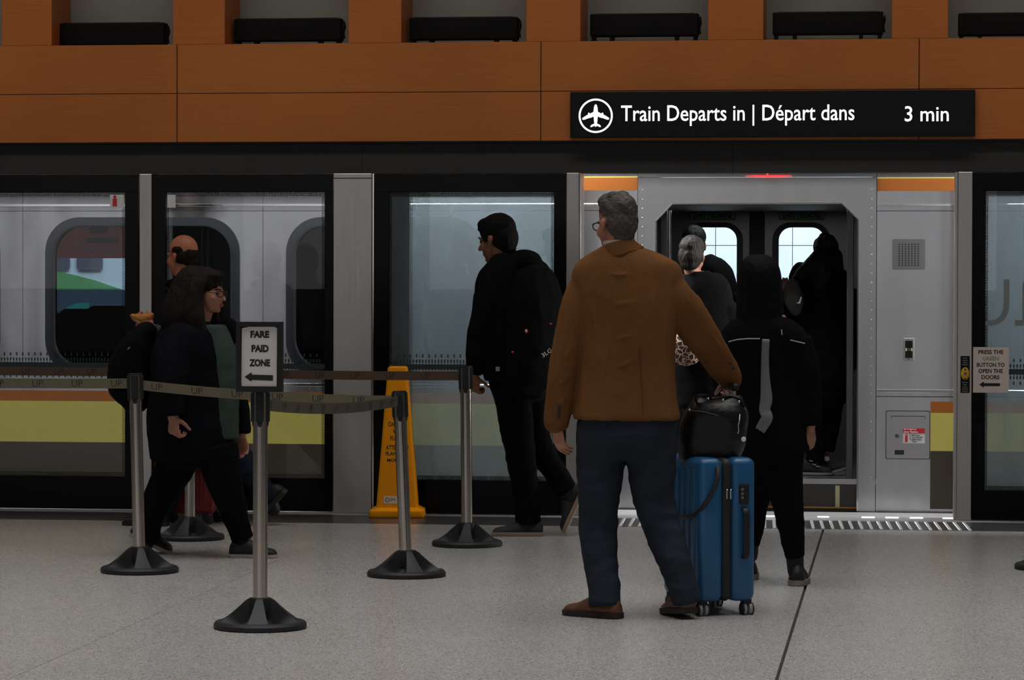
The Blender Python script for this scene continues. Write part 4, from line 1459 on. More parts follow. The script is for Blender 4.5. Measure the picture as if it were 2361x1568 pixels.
def finish(name, mb, m, parent, voxel, it=4, wr=None, origin=None):
    """fuse the lofts into one skin, smooth it, add creases; vertices end up relative to the parent"""
    me = bpy.data.meshes.new('tmp')
    bmesh.ops.recalc_face_normals(mb.bm, faces=mb.bm.faces)
    mb.bm.to_mesh(me)
    mb.bm.free()
    o = bpy.data.objects.new('tmp', me)
    COL.objects.link(o)
    rm = o.modifiers.new('r', 'REMESH')
    rm.mode = 'VOXEL'
    rm.voxel_size = voxel
    rm.use_smooth_shade = True
    if it:
        sm = o.modifiers.new('s', 'SMOOTH')
        sm.factor = 0.5
        sm.iterations = it
    dg = bpy.context.evaluated_depsgraph_get()
    nm = bpy.data.meshes.new_from_object(o.evaluated_get(dg))
    bpy.data.objects.remove(o)
    bpy.data.meshes.remove(me)
    if wr:
        amp, sc3 = wr
        no = [v.normal.copy() for v in nm.vertices]
        for v, n_ in zip(nm.vertices, no):
            c = v.co
            q = Vector((c.x * sc3[0], c.y * sc3[1], c.z * sc3[2]))
            f = noise.noise(q + Vector((0.5 * noise.noise(q * 0.7), 0, 0)))
            f2 = noise.noise(q * 2.7 + Vector((9, 3, 1)))
            v.co = c + n_ * (amp * (1 - abs(f) * 2.2) + amp * 0.4 * f2)
    off = origin if origin is not None else wpos(parent)
    nm.transform(Matrix.Translation(-Vector(off)))
    nm.materials.clear()
    nm.materials.append(m)
    for p in nm.polygons: p.use_smooth = True
    nm.name = name
    ob = bpy.data.objects.new(name, nm)
    link(ob, parent)
    if parent is None: ob.location = off
    return ob


def hframe(fwd, up=(0, 0, 1)):
    f = Vector(fwd).normalized()
    u = Vector(up)
    u = (u - f * u.dot(f)).normalized()
    return f.cross(u), f, u       # lateral (its right), forward, up


def head(mb, c, fwd, k=1.0, up=(0, 0, 1), jaw=1.0, neck_to=None, neck_r=0.055, nose=1.0, wide=1.0):
    l, f, u = hframe(fwd, up)
    M = Matrix((l, f, u)).transposed()
    def P(x, y, z): return Vector(c) + (l * x * wide + f * y + u * z) * k
    def S(x, y, z, a, b, d, seg=14): mb.sphere(P(x, y, z), (a * k * wide, b * k, d * k), seg, M)
    S(0, -0.010, 0.035, 0.074, 0.094, 0.088, 18)
    S(0, 0.030, -0.030, 0.060 * jaw, 0.066, 0.084, 16)
    S(0, 0.040, -0.082, 0.046 * jaw, 0.044, 0.036)
    S(0, 0.074, -0.100, 0.018, 0.016, 0.016, 10)
    S(0, 0.084, 0.014, 0.046, 0.012, 0.010, 10)
    for s in (-1, 1):
        S(s * 0.036, 0.062, -0.034, 0.024 * jaw, 0.024, 0.028, 10)
        S(s * 0.014, 0.094, -0.040, 0.008, 0.010, 0.008, 8)
        # ear: rim and lobe
        S(s * 0.077, -0.008, -0.004, 0.009, 0.019, 0.022, 10)
        S(s * 0.075, -0.002, -0.028, 0.008, 0.011, 0.014, 10)
    limb(mb.bm, [P(0, 0.086, 0.006), P(0, 0.096 * nose + 0.002, -0.014), P(0, 0.112 * nose, -0.036)], [0.007 * k, 0.009 * k, 0.012 * k], n=8, sub=2)
    S(0, 0.088, -0.064, 0.022, 0.011, 0.006, 8)
    S(0, 0.086, -0.075, 0.020, 0.011, 0.007, 8)
    if neck_to is not None:
        limb(mb.bm, [P(0, -0.012, -0.03), P(0, -0.018, -0.09), Vector(neck_to)], [neck_r * k, neck_r * k, neck_r * 1.15 * k], n=14, sub=3)
    return P


def hand(mb, w, d, n, k=1.0, curl=0.5, thumb=1, spread=1.0):
    """w wrist, d direction to the knuckles, n palm normal (fingers curl towards it), thumb = side"""
    d = Vector(d).normalized()
    n = Vector(n)
    n = (n - d * n.dot(d)).normalized()
    s = d.cross(n) * thumb           # towards the thumb
    w = Vector(w)
    limb(mb.bm, [w - d * 0.03 * k, w + d * 0.02 * k, w + d * 0.055 * k, w + d * 0.088 * k], [(0.024 * k, 0.018 * k), (0.030 * k, 0.015 * k), (0.041 * k, 0.014 * k), (0.040 * k, 0.012 * k)], n=14, sub=3, ref=s)
    lens = (0.072, 0.080, 0.074, 0.058)
    for i in range(4):
        off = (1.5 - i) * 0.0205 * spread
        p = w + (d * (0.085 - 0.004 * abs(i - 1)) + s * off) * k
        dd = (d + s * (1.5 - i) * 0.06 * spread).normalized()
        pts = [p - dd * 0.015 * k, p]
        a = 0.0
        L = lens[i] * k
        for seg, fr in enumerate((0.45, 0.32, 0.23)):
            a += curl * (0.75, 1.0, 0.8)[seg] * (1 + 0.08 * i)
            p = p + (dd * math.cos(a) + n * math.sin(a)) * L * fr
            pts.append(p.copy())
        limb(mb.bm, pts, [0.0090 * k, 0.0092 * k, 0.0086 * k, 0.0078 * k, 0.0066 * k], n=10, sub=3)
    p = w + (d * 0.022 + s * 0.026 + n * 0.006) * k
    t1 = (d * 0.62 + s * 0.62 + n * (0.25 + 0.5 * curl)).normalized()
    t2 = (d * 0.88 + s * 0.12 + n * (0.25 + 0.8 * curl)).normalized()
    limb(mb.bm, [p - t1 * 0.012 * k, p + t1 * 0.034 * k, p + t1 * 0.034 * k + t2 * 0.03 * k, p + t1 * 0.034 * k + t2 * 0.054 * k], [0.013 * k, 0.0112 * k, 0.0095 * k, 0.0075 * k], n=10, sub=3)


def shoe(parent, heel, d, m_up, m_sole, L=0.29, Wd=0.098, hh=0.105, pitch=0.0, name='shoe', sole_h=0.024, toe_m=None, roll=0.0):
    """heel: point on the ground under the heel end; d: direction of the toe (xy); pitch > 0 lifts the heel"""
    d = Vector((d[0], d[1], 0)).normalized()
    M = Matrix.Translation(Vector(heel)) @ Matrix.Rotation(math.atan2(d.y, d.x), 4, 'Z')
    if pitch:
        M = M @ Matrix.Translation((L * 0.93, 0, 0)) @ Matrix.Rotation(pitch, 4, 'Y') @ Matrix.Translation((-L * 0.93, 0, 0))
    def wid(t): return Wd * (0.36 + 0.10 * math.sin(math.pi * min(t / 0.5, 1) * 0.5)) if t < 0.3 else Wd * (0.40 + 0.10 * math.sin(math.pi * (t - 0.3) / 0.75))
    def top(t):
        if t < 0.12: return hh * (0.62 + 0.38 * math.sin(math.pi / 2 * t / 0.12))
        if t < 0.32: return hh
        if t < 0.85:
            q = (t - 0.32) / 0.53
            return hh + (0.052 - hh) * (q * q * (3 - 2 * q))
        q = (t - 0.85) / 0.15
        return 0.052 * math.sqrt(max(0.03, 1 - q * q))
    mb = MB()
    bm = mb.bm
    rings = []
    ts = [0.0, 0.015, 0.05, 0.12, 0.22, 0.32, 0.42, 0.52, 0.64, 0.75, 0.85, 0.92, 0.97, 0.995]
    for t in ts:
        e = 1.0
        if t < 0.05: e = 0.6 + 0.4 * t / 0.05
        if t > 0.85: e = math.sqrt(max(0.06, 1 - ((t - 0.85) / 0.155) ** 2))
        w = wid(t) * e
        h = top(t)
        ring = []
        for i in range(13):
            a = math.pi * i / 12
            cs, sn = math.cos(a), math.sin(a)
            yv = w * math.copysign(abs(cs) ** 0.75, cs) * (1 - 0.35 * sn if t < 0.4 else 1 - 0.1 * sn)
            zv = sole_h * 0.8 + (h - sole_h * 0.8) * (sn ** 0.8 if sn > 0 else 0)
            ring.append(bm.verts.new((t * L, yv, zv)))
        rings.append(ring)
    for a, b in zip(rings[:-1], rings[1:]):
        for i in range(12):
            bm.faces.new((a[i], a[i + 1], b[i + 1], b[i]))
        bm.faces.new((a[12], a[0], b[0], b[12]))
    bm.faces.new(rings[0])
    bm.faces.new(list(reversed(rings[-1])))
    bm.transform(M)
    up = mb.build(name, m_up, parent, smooth='all')
    mb = MB()
    bm = mb.bm
    ol = []
    for t in ts:
        e = 1.0
        if t < 0.05: e = 0.6 + 0.4 * t / 0.05
        if t > 0.85: e = math.sqrt(max(0.06, 1 - ((t - 0.85) / 0.155) ** 2))
        ol.append((t * L, wid(t) * e * 1.06 + 0.002))
    loop = [(x, w) for x, w in ol] + [(x, -w) for x, w in reversed(ol)]
    rr = []
    for z, q in ((0.0, 0.96), (0.004, 1.0), (sole_h, 1.0)):
        rr.append([bm.verts.new((L / 2 + (x - L / 2) * (1.012 * q), y * q, z)) for x, y in loop])
    n = len(loop)
    for a, b in zip(rr[:-1], rr[1:]):
        for i in range(n):
            j = (i + 1) % n
            bm.faces.new((a[i], a[j], b[j], b[i]))
    bm.faces.new(rr[0])
    bm.faces.new(list(reversed(rr[-1])))
    bm.transform(M)
    mb.build('sole', m_sole, up, smooth=True)
    return M


def sock(parent, a, b, r0=0.05, r1=0.042, m_=None):
    mb = MB()
    limb(mb.bm, [a, (Vector(a) + Vector(b)) / 2, b], [r0, (r0 + r1) / 2, r1], n=14, sub=3)
    mb.build('sock', m_ or M_SHOEB, parent, smooth='all')


def person(loc, label, mb, skin, voxel=0.005, it=3):
    o = finish('person', mb, skin, None, voxel, it, None, Vector(loc))
    return tag(o, label, 'person')


def glasses(parent, P, m_, k=1.0, half=None):
    g = MB()
    for s in (-1, 1):
        pts = []
        for i in range(13):
            a = 2 * math.pi * i / 12
            pts.append(P(s * 0.033 + 0.025 * math.cos(a), 0.103 - 0.006 * math.cos(a) * s, -0.008 + 0.017 * math.sin(a)))
        limb(g.bm, pts, [0.0024] * 13, n=6, sub=1, round_caps=False)
        limb(g.bm, [P(s * 0.058, 0.098, 0.0), P(s * 0.076, 0.06, 0.002), P(s * 0.079, -0.002, 0.004), P(s * 0.078, -0.014, -0.008)], [0.0026] * 4, n=6, sub=2)
    limb(g.bm, [P(-0.009, 0.105, -0.002), P(0, 0.108, 0.001), P(0.009, 0.105, -0.002)], [0.0017] * 3, n=6, sub=2)
    return g.build('glasses', m_, parent, smooth='all')


M_BLK = cloth('black_cloth', (0.0048, 0.0048, 0.0054))
M_BLK2 = cloth('black_denim', (0.0045, 0.0046, 0.0052))
M_NAVY = cloth('navy_black_cloth', (0.0050, 0.0055, 0.0078))
M_HAIRB = mat('black_hair', (0.004, 0.0036, 0.0036), 0.6, spec=0.12, bump=0.7, bscale=60, stretch=(3, 3, 0.5))
M_HAIRBR = mat('dark_brown_hair', (0.010, 0.0066, 0.0052), 0.55, spec=0.14, bump=0.7, bscale=60, stretch=(3, 3, 0.5))
M_HAIRG = mat('grey_hair', (0.088, 0.074, 0.064), 0.65, spec=0.2, bump=0.9, bscale=70, var=0.6, vscale=26)
M_HAIRGB = mat('ash_hair', (0.022, 0.017, 0.014), 0.5, spec=0.2, bump=0.9, bscale=50, var=0.6, vscale=30, stretch=(3, 3, 0.6))
M_FRAME = mat('glasses_frame', (0.01, 0.01, 0.01), 0.4)
M_SOLEW = mat('pale_sole', (0.38, 0.33, 0.29), 0.7, var=0.2, vscale=20)
M_SOLED = mat('dark_sole', (0.018, 0.014, 0.012), 0.7)
M_SHOEB = mat('black_shoe', (0.009, 0.009, 0.010), 0.55, spec=0.35, bump=0.3, bscale=90)
M_SHOEBR = mat('brown_leather', (0.115, 0.042, 0.021), 0.4, spec=0.5, bump=0.25, bscale=50, var=0.25, vscale=18)

# ------------------------------------------------------------------ the man in the tan blazer
Y0 = -5.95
def p(px, py, d=0.0): return at(px, py, Y0 + d)
S_ = ppm(p(1440, 900))
L1 = G(1372, 1424)
def q(v): return v / S_
mb = MB()
HF = (-0.62, 0.78, -0.06)
hp = head(mb, p(1421, 515), HF, 1.02, neck_to=p(1432, 612), neck_r=0.060)
limb(mb.bm, [p(1440, 620), p(1442, 720), p(1445, 860), p(1445, 980)], [(0.10, 0.08), (0.17, 0.10), (0.15, 0.10), (0.15, 0.11)], n=18, ref=(1, 0, 0))
limb(mb.bm, [p(1350, 650), p(1303, 810), p(1287, 965), p(1284, 985)], [0.045, 0.035, 0.026, 0.025])
hand(mb, p(1284, 972), (0.10, 0.12, -1), (0.75, 0.55, 0), 1.08, 0.42, thumb=-1)
limb(mb.bm, [p(1545, 650), p(1610, 770, .12), p(1668, 860, .33)], [0.045, 0.036, 0.027])
hand(mb, p(1673, 862, .36), (0.24, 0.30, -0.42), (-0.4, 0.7, -0.35), 1.05, 1.05, thumb=-1)
limb(mb.bm, [p(1395, 1000), p(1386, 1180), p(1396, 1380, -.08)], [0.075, 0.05, 0.036])
limb(mb.bm, [p(1495, 1000), p(1508, 1150), p(1583, 1385, -.06)], [0.075, 0.05, 0.036])
man1 = person(L1, 'man in tan corduroy blazer and jeans seen from behind, hand on blue suitcase', mb, M_SKIN, 0.0045, 3)
M_TAN = mat('tan_corduroy', (0.155, 0.067, 0.023), 0.9, spec=0.08, bump=0.55, bscale=11, var=0.16, vscale=4)
mb = MB()
secs = [(566, 1430, 40, .07), (576, 1434, 58, .082), (588, 1440, 84, .095), (602, 1446, 108, .11), (618, 1447, 122, .12), (645, 1447, 128, .13), (700, 1449, 121, .14), (770, 1449, 110, .138), (840, 1448, 109, .134), (900, 1446, 114, .14), (950, 1445, 121, .148), (966, 1445, 123, .150)]
limb(mb.bm, [p(cx, y) for y, cx, h, d in secs], [(q(h), d) for y, cx, h, d in secs], n=36, sub=3, ref=(1, 0, 0), round_caps=False, sup=2.25, axis=(0, 0, -1))
limb(mb.bm, [p(1358, 664), p(1336, 705), p(1317, 775), p(1304, 850), p(1292, 920), p(1285, 960), p(1284, 974)], [(q(44), .07), (q(42), .07), (q(38), .064), (q(37), .06), (q(33), .056), (q(30), .05), (q(29), .05)], n=20, sub=3)
limb(mb.bm, [p(1532, 664), p(1564, 698, .02), p(1604, 754, .10), p(1642, 812, .22), p(1670, 852, .31), p(1684, 872, .35)], [q(46), q(45), q(42), q(36), q(32), q(28)], n=20, sub=3)
jk = finish('blazer', mb, M_TAN, man1, 0.0065, 6, (0.005, (7.5, 7.5, 2.4)))
# drapery: pull folds raised on the cloth, then fused into it
sf = surface(jk)
mb = MB()
mb.bm.from_mesh(jk.data)
bmesh.ops.translate(mb.bm, vec=wpos(jk), verts=mb.bm.verts)
folds = (((1368, 690), (1372, 760), (1366, 840), (1352, 930)), ((1392, 712), (1402, 780), (1396, 850), (1378, 930)), ((1400, 706), (1440, 700), (1484, 690)), ((1398, 792), (1440, 778), (1486, 772)),
         ((1410, 850), (1444, 840), (1478, 824)), ((1540, 700), (1536, 760), (1544, 840), (1552, 930)), ((1516, 640), (1508, 700), (1514, 780)), ((1572, 668), (1590, 700), (1596, 740)), ((1560, 690), (1588, 742), (1628, 790)),
         ((1620, 742), (1640, 775), (1648, 812)), ((1640, 770), (1662, 806), (1668, 840)), ((1316, 720), (1300, 790), (1292, 850)), ((1322, 790), (1306, 820), (1286, 836)), ((1318, 860), (1300, 880), (1280, 890)), ((1310, 900), (1296, 930), (1290, 955)),
         ((1440, 860), (1436, 910), (1430, 955)), ((1505, 850), (1512, 900), (1516, 950)), ((1380, 622), (1420, 634), (1470, 630)))
for fl in folds:
    c = [sf(x, y, -0.006) for x, y in fl]
    c = [v for v in c if v is not None]
    if len(c) > 1:
        n_ = len(c)
        limb(mb.bm, c, [0.006] + [0.0125] * (n_ - 2) + [0.006], n=8, sub=4)
bpy.data.objects.remove(jk)
jk = finish('blazer', mb, M_TAN, man1, 0.0055, 7, (0.0012, (30, 30, 12)))
sf = surface(jk)
sm_pts = [sf(x, y, 0.0006) for x, y in ((1474, 800), (1477, 850), (1480, 900), (1482, 957))]
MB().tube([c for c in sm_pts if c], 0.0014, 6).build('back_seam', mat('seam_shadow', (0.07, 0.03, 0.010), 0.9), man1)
# blazer details: collar, centre vent, cuff buttons
mb = MB()
limb(mb.bm, [p(1428, 560, -.01), p(1430, 572, -.012), p(1434, 586, -.01)], [(q(37), .076), (q(45), .086), (q(56), .098)], n=28, sub=3, ref=(1, 0, 0), round_caps=False)
finish('collar', mb, M_TAN, man1, 0.006, 3, (0.001, (9, 9, 9)))
mb = MB()
limb(mb.bm, [p(1427, 553, -.008), p(1428, 566, -.008)], [(q(37), .075), (q(40), .08)], n=28, sub=2, ref=(1, 0, 0), round_caps=False)
mb.build('shirt_collar', mat('shirt_white', (0.42, 0.30, 0.25), 0.8), man1, smooth='all')
for (x, y) in ((1290, 938), (1289, 949), (1288, 960), (1682, 836), (1690, 848)):
    c = sf(x, y, 0.001)
    if c: MB().sphere(c, (0.009, 0.004, 0.009), 10).build('cuff_button', M_SOLED, man1, smooth='all')
M_JEAN = mat('dark_denim', (0.017, 0.023, 0.034), 0.85, spec=0.2, bump=0.5, bscale=24, var=0.35, vscale=6)
mb = MB()
limb(mb.bm, [p(1447, 930), p(1447, 985), p(1444, 1030), p(1442, 1058)], [(q(112), .13), (q(116), .138), (q(110), .135), (q(92), .11)], n=30, sub=3, ref=(1, 0, 0), round_caps=False)
limb(mb.bm, [p(1390, 1000), p(1384, 1080), p(1380, 1170), p(1380, 1230), p(1386, 1300, -.04), p(1393, 1350, -.07), p(1394, 1398, -.09)], [(q(60), .10), (q(54), .09), (q(45), .075), (q(43), .07), (q(38), .065), (q(36), .062), (q(35), .062)], n=22, sub=3, ref=(1, 0, 0), round_caps=False)
limb(mb.bm, [p(1500, 1000), p(1503, 1080), p(1508, 1150), p(1528, 1220), p(1553, 1290, -.04), p(1577, 1360, -.06), p(1584, 1388, -.06)], [(q(62), .105), (q(56), .09), (q(47), .078), (q(43), .072), (q(37), .067), (q(33), .064), (q(33), .066)], n=22, sub=3, ref=(1, 0, 0), round_caps=False)
finish('jeans', mb, M_JEAN, man1, 0.0075, 4, (0.0055, (6, 6, 13)))
hl = G(1430, 1427)
shoe(man1, hl, (-0.86, 0.50), M_SHOEBR, M_SOLED, 0.30, 0.105, 0.105)
hr = G(1590, 1428)
shoe(man1, (hr.x, hr.y - 0.02, 0), (-0.38, 0.92), M_SHOEBR, M_SOLED, 0.29, 0.108, 0.115, 0.10)
# hair: short grey, thick on top, shaved towards the nape
mb = MB()
l, f, u = hframe(HF)
Mx = Matrix((l, f, u)).transposed()
for (x, y, z, a, b, c) in ((0, -0.018, 0.058, 0.078, 0.092, 0.076), (0, -0.044, 0.004, 0.072, 0.064, 0.080), (0, 0.030, 0.094, 0.060, 0.060, 0.040), (0, -0.050, -0.052, 0.054, 0.040, 0.040), (0, 0.072, 0.098, 0.042, 0.026, 0.024), (0.03, 0.0, 0.118, 0.035, 0.035, 0.022), (-0.03, -0.03, 0.112, 0.03, 0.03, 0.022)):
    mb.sphere(hp(x, y, z), (a * 1.02, b * 1.02, c * 1.02), 18, Mx)
hg = finish('hair', mb, M_HAIRG, man1, 0.0045, 2, (0.0032, (70, 70, 55)))
glasses(man1, hp, M_FRAME)

# ------------------------------------------------------------------ the man with the backpack
Y0 = G(1195, 1235).y
S_ = ppm(p(1180, 900))
FW = Vector((-0.86, 0.50, 0))
LT = Vector((0.50, 0.86, 0))
mb = MB()
HF = (-0.88, 0.44, -0.16)
hp2 = head(mb, p(1146, 551), HF, 1.10, neck_to=p(1172, 612), neck_r=0.058, jaw=0.94, nose=1.04)
limb(mb.bm, [p(1172, 620), p(1180, 720), p(1185, 850), p(1185, 900)], [(0.11, 0.09), (0.18, 0.11), (0.15, 0.11), (0.15, 0.11)], n=16, ref=LT)
limb(mb.bm, [p(1140, 650, -.14), p(1103, 780, -.16), p(1094, 868, -.12)], [0.045, 0.036, 0.026])
hand(mb, p(1094, 866, -.12), (-0.02, 0.15, -1), (0.6, 0.8, 0), 1.0, 1.15, thumb=1)
limb(mb.bm, [p(1190, 880), p(1195, 1050), p(1222, 1210)], [0.08, 0.055, 0.038])
limb(mb.bm, [p(1215, 880, .08), p(1243, 1030, .1), p(1312, 1145, .05)], [0.08, 0.055, 0.038])
man2 = person(G(1195, 1235), 'man in black hooded jacket with black backpack walking left past the glass', mb, M_SKIND, 0.006, 3)
mb = MB()
secs = [(596, 1166, .13, .10), (620, 1170, .19, .14), (660, 1173, .225, .165), (720, 1172, .225, .175), (790, 1174, .215, .175), (850, 1182, .20, .155), (872, 1184, .195, .15)]
limb(mb.bm, [p(cx, y) for y, cx, a, b in secs], [(a, b) for y, cx, a, b in secs], n=30, sub=3, ref=LT, round_caps=False)
mb.sphere(p(1206, 606, .0), (0.105, 0.14, 0.078), 16)
mb.sphere(p(1232, 640, .02), (0.10, 0.14, 0.10), 16)
mb.sphere(p(1165, 602, -.02), (0.095, 0.11, 0.05), 16)
limb(mb.bm, [p(1148, 640, -.12), p(1125, 690, -.17), p(1106, 770, -.19), p(1098, 830, -.17), p(1092, 862, -.15)], [.085, .08, .066, .056, .046], n=18, sub=3, round_caps=False)
finish('hooded_jacket', mb, M_BLK, man2, 0.009, 5, (0.008, (7, 7, 5)))
mb = MB()
limb(mb.bm, [p(1185, 850), p(1190, 890), p(1195, 930)], [(.165, .14), (.165, .14), (.14, .115)], n=24, sub=3, ref=LT, round_caps=False)
limb(mb.bm, [p(1180, 880, -.05), p(1188, 960, -.06), p(1200, 1050, -.05), p(1212, 1130, -.02), p(1218, 1205, 0)], [.105, .10, .085, .078, .072], n=20, sub=3, round_caps=False)
limb(mb.bm, [p(1215, 880, .08), p(1228, 950, .10), p(1240, 1020, .10), p(1275, 1082, .08), p(1312, 1135, .05)], [.10, .092, .078, .068, .058], n=20, sub=3, round_caps=False)
finish('trousers', mb, M_BLK2, man2, 0.009, 4, (0.006, (7, 7, 12)))
h2 = G(1252, 1236)
M_SHOEG = mat('charcoal_shoe', (0.022, 0.02, 0.022), 0.7, bump=0.3, bscale=120)
shoe(man2, h2, (-0.98, -0.06), M_SHOEG, mat('tan_sole', (0.36, 0.25, 0.19), 0.7, var=0.15), 0.30, 0.10, 0.10)
hh_ = p(1308, 1140, .05)
_t = p(1307, 1222, .05)
shoe(man2, (_t.x + 0.27, _t.y, 0.03), (-1, 0.0), M_SHOEG, MATS['tan_sole'], 0.29, 0.10, 0.11, R(66))
sock(man2, p(1303, 1125, .05), p(1318, 1150, .05), 0.05, 0.045)
sock(man2, p(1218, 1190), p(1224, 1215), 0.055, 0.045)
mb = MB()
l, f, u = hframe(HF)
Mx = Matrix((l, f, u)).transposed()
for (x, y, z, a, b, c) in ((0, -0.014, 0.048, 0.083, 0.104, 0.088), (0, -0.048, 0.0, 0.079, 0.072, 0.086), (0, 0.045, 0.088, 0.058, 0.056, 0.034), (0, 0.080, 0.066, 0.040, 0.022, 0.020), (0, -0.06, -0.05, 0.058, 0.042, 0.045)):
    mb.sphere(hp2(x, y, z), (a * 1.1, b * 1.1, c * 1.1), 18, Mx)
for s in (-1, 1):
    mb.sphere(hp2(s * 0.066, 0.03, 0.02), (0.014, 0.018, 0.04), 10, Mx)
finish('hair', mb, M_HAIRB, man2, 0.006, 2, (0.002, (50, 50, 50)))
MB().sphere(hp2(-0.031, 0.081, -0.002), 0.011, 10).sphere(hp2(0.031, 0.081, -0.002), 0.011, 10).build('eyes', mat('eye_dark', (0.03, 0.02, 0.018), 0.2), man2, smooth='all')
mb = MB()
for s in (-1, 1):
    limb(mb.bm, [hp2(s * 0.012, 0.095, 0.014), hp2(s * 0.035, 0.088, 0.02), hp2(s * 0.055, 0.07, 0.014)], [0.004, 0.0055, 0.003], n=8, sub=2)
mb.build('eyebrows', M_HAIRB, man2, smooth='all')
# backpack
bc = p(1232, 770, -.07)
bpk = empty('backpack', (bc.x, bc.y, p(1232, 880).z))
tag(bpk, 'black backpack with red tags hanging low on the man by the glass', 'backpack')
mb = MB()
bx2 = [(640, 1232, .15, .07), (680, 1234, .18, .105), (740, 1232, .19, .125), (800, 1230, .195, .13), (855, 1222, .185, .12), (884, 1214, .16, .085)]
limb(mb.bm, [p(cx, y, -.12) for y, cx, a, b in bx2], [(a, b) for y, cx, a, b in bx2], n=28, sub=3, ref=LT, sup=3.0)
pkb = finish('pack_body', mb, mat('pack_nylon', (0.004, 0.004, 0.0045), 0.8, spec=0.06, bump=0.3, bscale=30), bpk, 0.009, 4, (0.006, (8, 8, 8)))
sfp = surface(pkb)
def face_pt(px, py): return sfp(px, py, 0.004) or p(px, py, -.25)
for (x, y) in ((1268, 747), (1183, 812)):
    c = face_pt(x, y)
    MB().sphere(c, (0.009, 0.006, 0.006), 10).build('red_tag', M_RED, bpk, smooth='all')
c = face_pt(1213.5, 764)
MB().sphere(c, (0.010, 0.006, 0.013), 10).build('logo_badge', M_RED, bpk, smooth='all')
MB().box(c.x - 0.004, c.x + 0.004, c.y - 0.012, c.y - 0.006, c.z - 0.002, c.z + 0.010).build('logo_print', M_WHITE, bpk)
LTi = Vector((0.50, 0.86, 0))
def pack_text(s, cpx, cpy, wpx, hpx, ang, nm):
    t = text_mb(s, -wpx / 2 / S_, wpx / 2 / S_, -hpx / 2 / S_, hpx / 2 / S_, 0, 0.0, 0)
    c_ = face_pt(cpx, cpy)
    k_ = 1 / max(0.3, LTi.dot(RGT))
    for v in t.bm.verts:
        x, z = v.co.x, v.co.z
        x2, z2 = x * math.cos(ang) - z * math.sin(ang), x * math.sin(ang) + z * math.cos(ang)
        v.co = c_ + LTi * (x2 * k_) + Vector((0, 0, z2)) - FW * 0.010
    t.build(nm, M_PAPER, bpk)
pack_text('3LG', 1256, 813, 25, 9.5, R(33), 'logo_text')
MB().box(p(1143, 843, -.25).x, p(1152, 843, -.25).x, p(1143, 843).y - .25, p(1143, 843).y - .247, p(1143, 853).z, p(1143, 843).z).build('paper_tab', M_FROST, man2)

# ------------------------------------------------------------------ the woman in the green top
Y0 = G(585, 1285).y
S_ = ppm(p(480, 900))
mb = MB()
HF = (0.965, -0.26, -0.06)
hp3 = head(mb, p(478, 673), HF, 0.93, neck_to=p(452, 758), neck_r=0.060, jaw=1.12, nose=1.0, wide=1.02)
limb(mb.bm, [p(455, 770), p(452, 830), p(450, 900), p(450, 960)], [(0.14, 0.09), (0.11, 0.10), (0.11, 0.11), (0.11, 0.11)], n=18, ref=(0, 1, 0))
limb(mb.bm, [p(405, 780, -.18), p(390, 880, -.29), p(400, 968, -.31)], [0.05, 0.042, 0.028])
hand(mb, p(400, 958, -.31), (0.02, 0.0, -1), (0.55, 0.8, 0), 1.02, 0.95, thumb=1)
limb(mb.bm, [p(480, 790, .17), p(530, 900, .22), p(556, 1005, .22)], [0.048, 0.04, 0.028])
hand(mb, p(556, 1003, .22), (0.12, 0, -1), (-0.3, -0.9, 0), 0.98, 0.6, thumb=1)
limb(mb.bm, [p(490, 1040, -.05), p(525, 1120, -.05), p(565, 1245)], [0.09, 0.06, 0.038])
limb(mb.bm, [p(430, 1040, .05), p(372, 1140, .07), p(343, 1235, .1)], [0.09, 0.06, 0.038])
wom3 = person(G(585, 1285), 'woman with long dark hair, glasses and green top walking right behind the belts', mb, M_SKIN, 0.0045, 3)
mb = MB()
secs = [(750, 474, 44, .11), (790, 478, 60, .12), (840, 480, 72, .125), (900, 480, 73, .125), (960, 476, 75, .125), (1013, 474, 76, .125)]
limb(mb.bm, [p(cx, y) for y, cx, h, d in secs], [(d, q(h)) for y, cx, h, d in secs], n=28, sub=3, ref=(0, 1, 0), round_caps=False, axis=(0, 0, -1))
finish('green_top', mb, cloth('green_jersey', (0.050, 0.072, 0.060), 0.3, 14), wom3, 0.009, 5, (0.006, (5, 5, 7)))
mb = MB()
secs = [(742, 440, 46, .13), (765, 438, 66, .19), (810, 436, 84, .225), (870, 436, 90, .235), (940, 434, 92, .24), (1000, 434, 94, .245), (1060, 436, 88, .24)]
limb(mb.bm, [p(cx, y) for y, cx, h, d in secs], [(d, q(h)) for y, cx, h, d in secs], n=30, sub=3, ref=(0, 1, 0), round_caps=False, axis=(0, 0, -1))
limb(mb.bm, [p(412, 775, -.15), p(400, 830, -.23), p(396, 890, -.29), p(400, 957, -.31)], [.085, .085, .075, .056], n=18, sub=3, round_caps=False)
limb(mb.bm, [p(470, 780, .15), p(520, 860, .22), p(545, 930, .23), p(556, 1000, .22)], [.075, .07, .062, .052], n=18, sub=3, round_caps=False)
mb.sphere(p(528, 768, .12), (.05, .05, .08), 12)
finish('jacket', mb, M_NAVY, wom3, 0.009, 5, (0.007, (6, 6, 5)))
mb = MB()
limb(mb.bm, [p(455, 1000), p(455, 1040), p(460, 1075)], [(.175, q(80)), (.175, q(80)), (.15, q(58))], n=26, sub=3, ref=(0, 1, 0), round_caps=False)
limb(mb.bm, [p(497, 1030, -.06), p(512, 1090, -.06), p(530, 1150, -.05), p(545, 1200, -.02), p(560, 1243, 0)], [.118, .100, .08, .066, .058], n=20, sub=3, round_caps=False)
limb(mb.bm, [p(425, 1030, .06), p(398, 1090, .07), p(366, 1150, .08), p(352, 1200, .10), p(343, 1248, .12)], [.118, .10, .082, .06, .05], n=20, sub=3, round_caps=False)
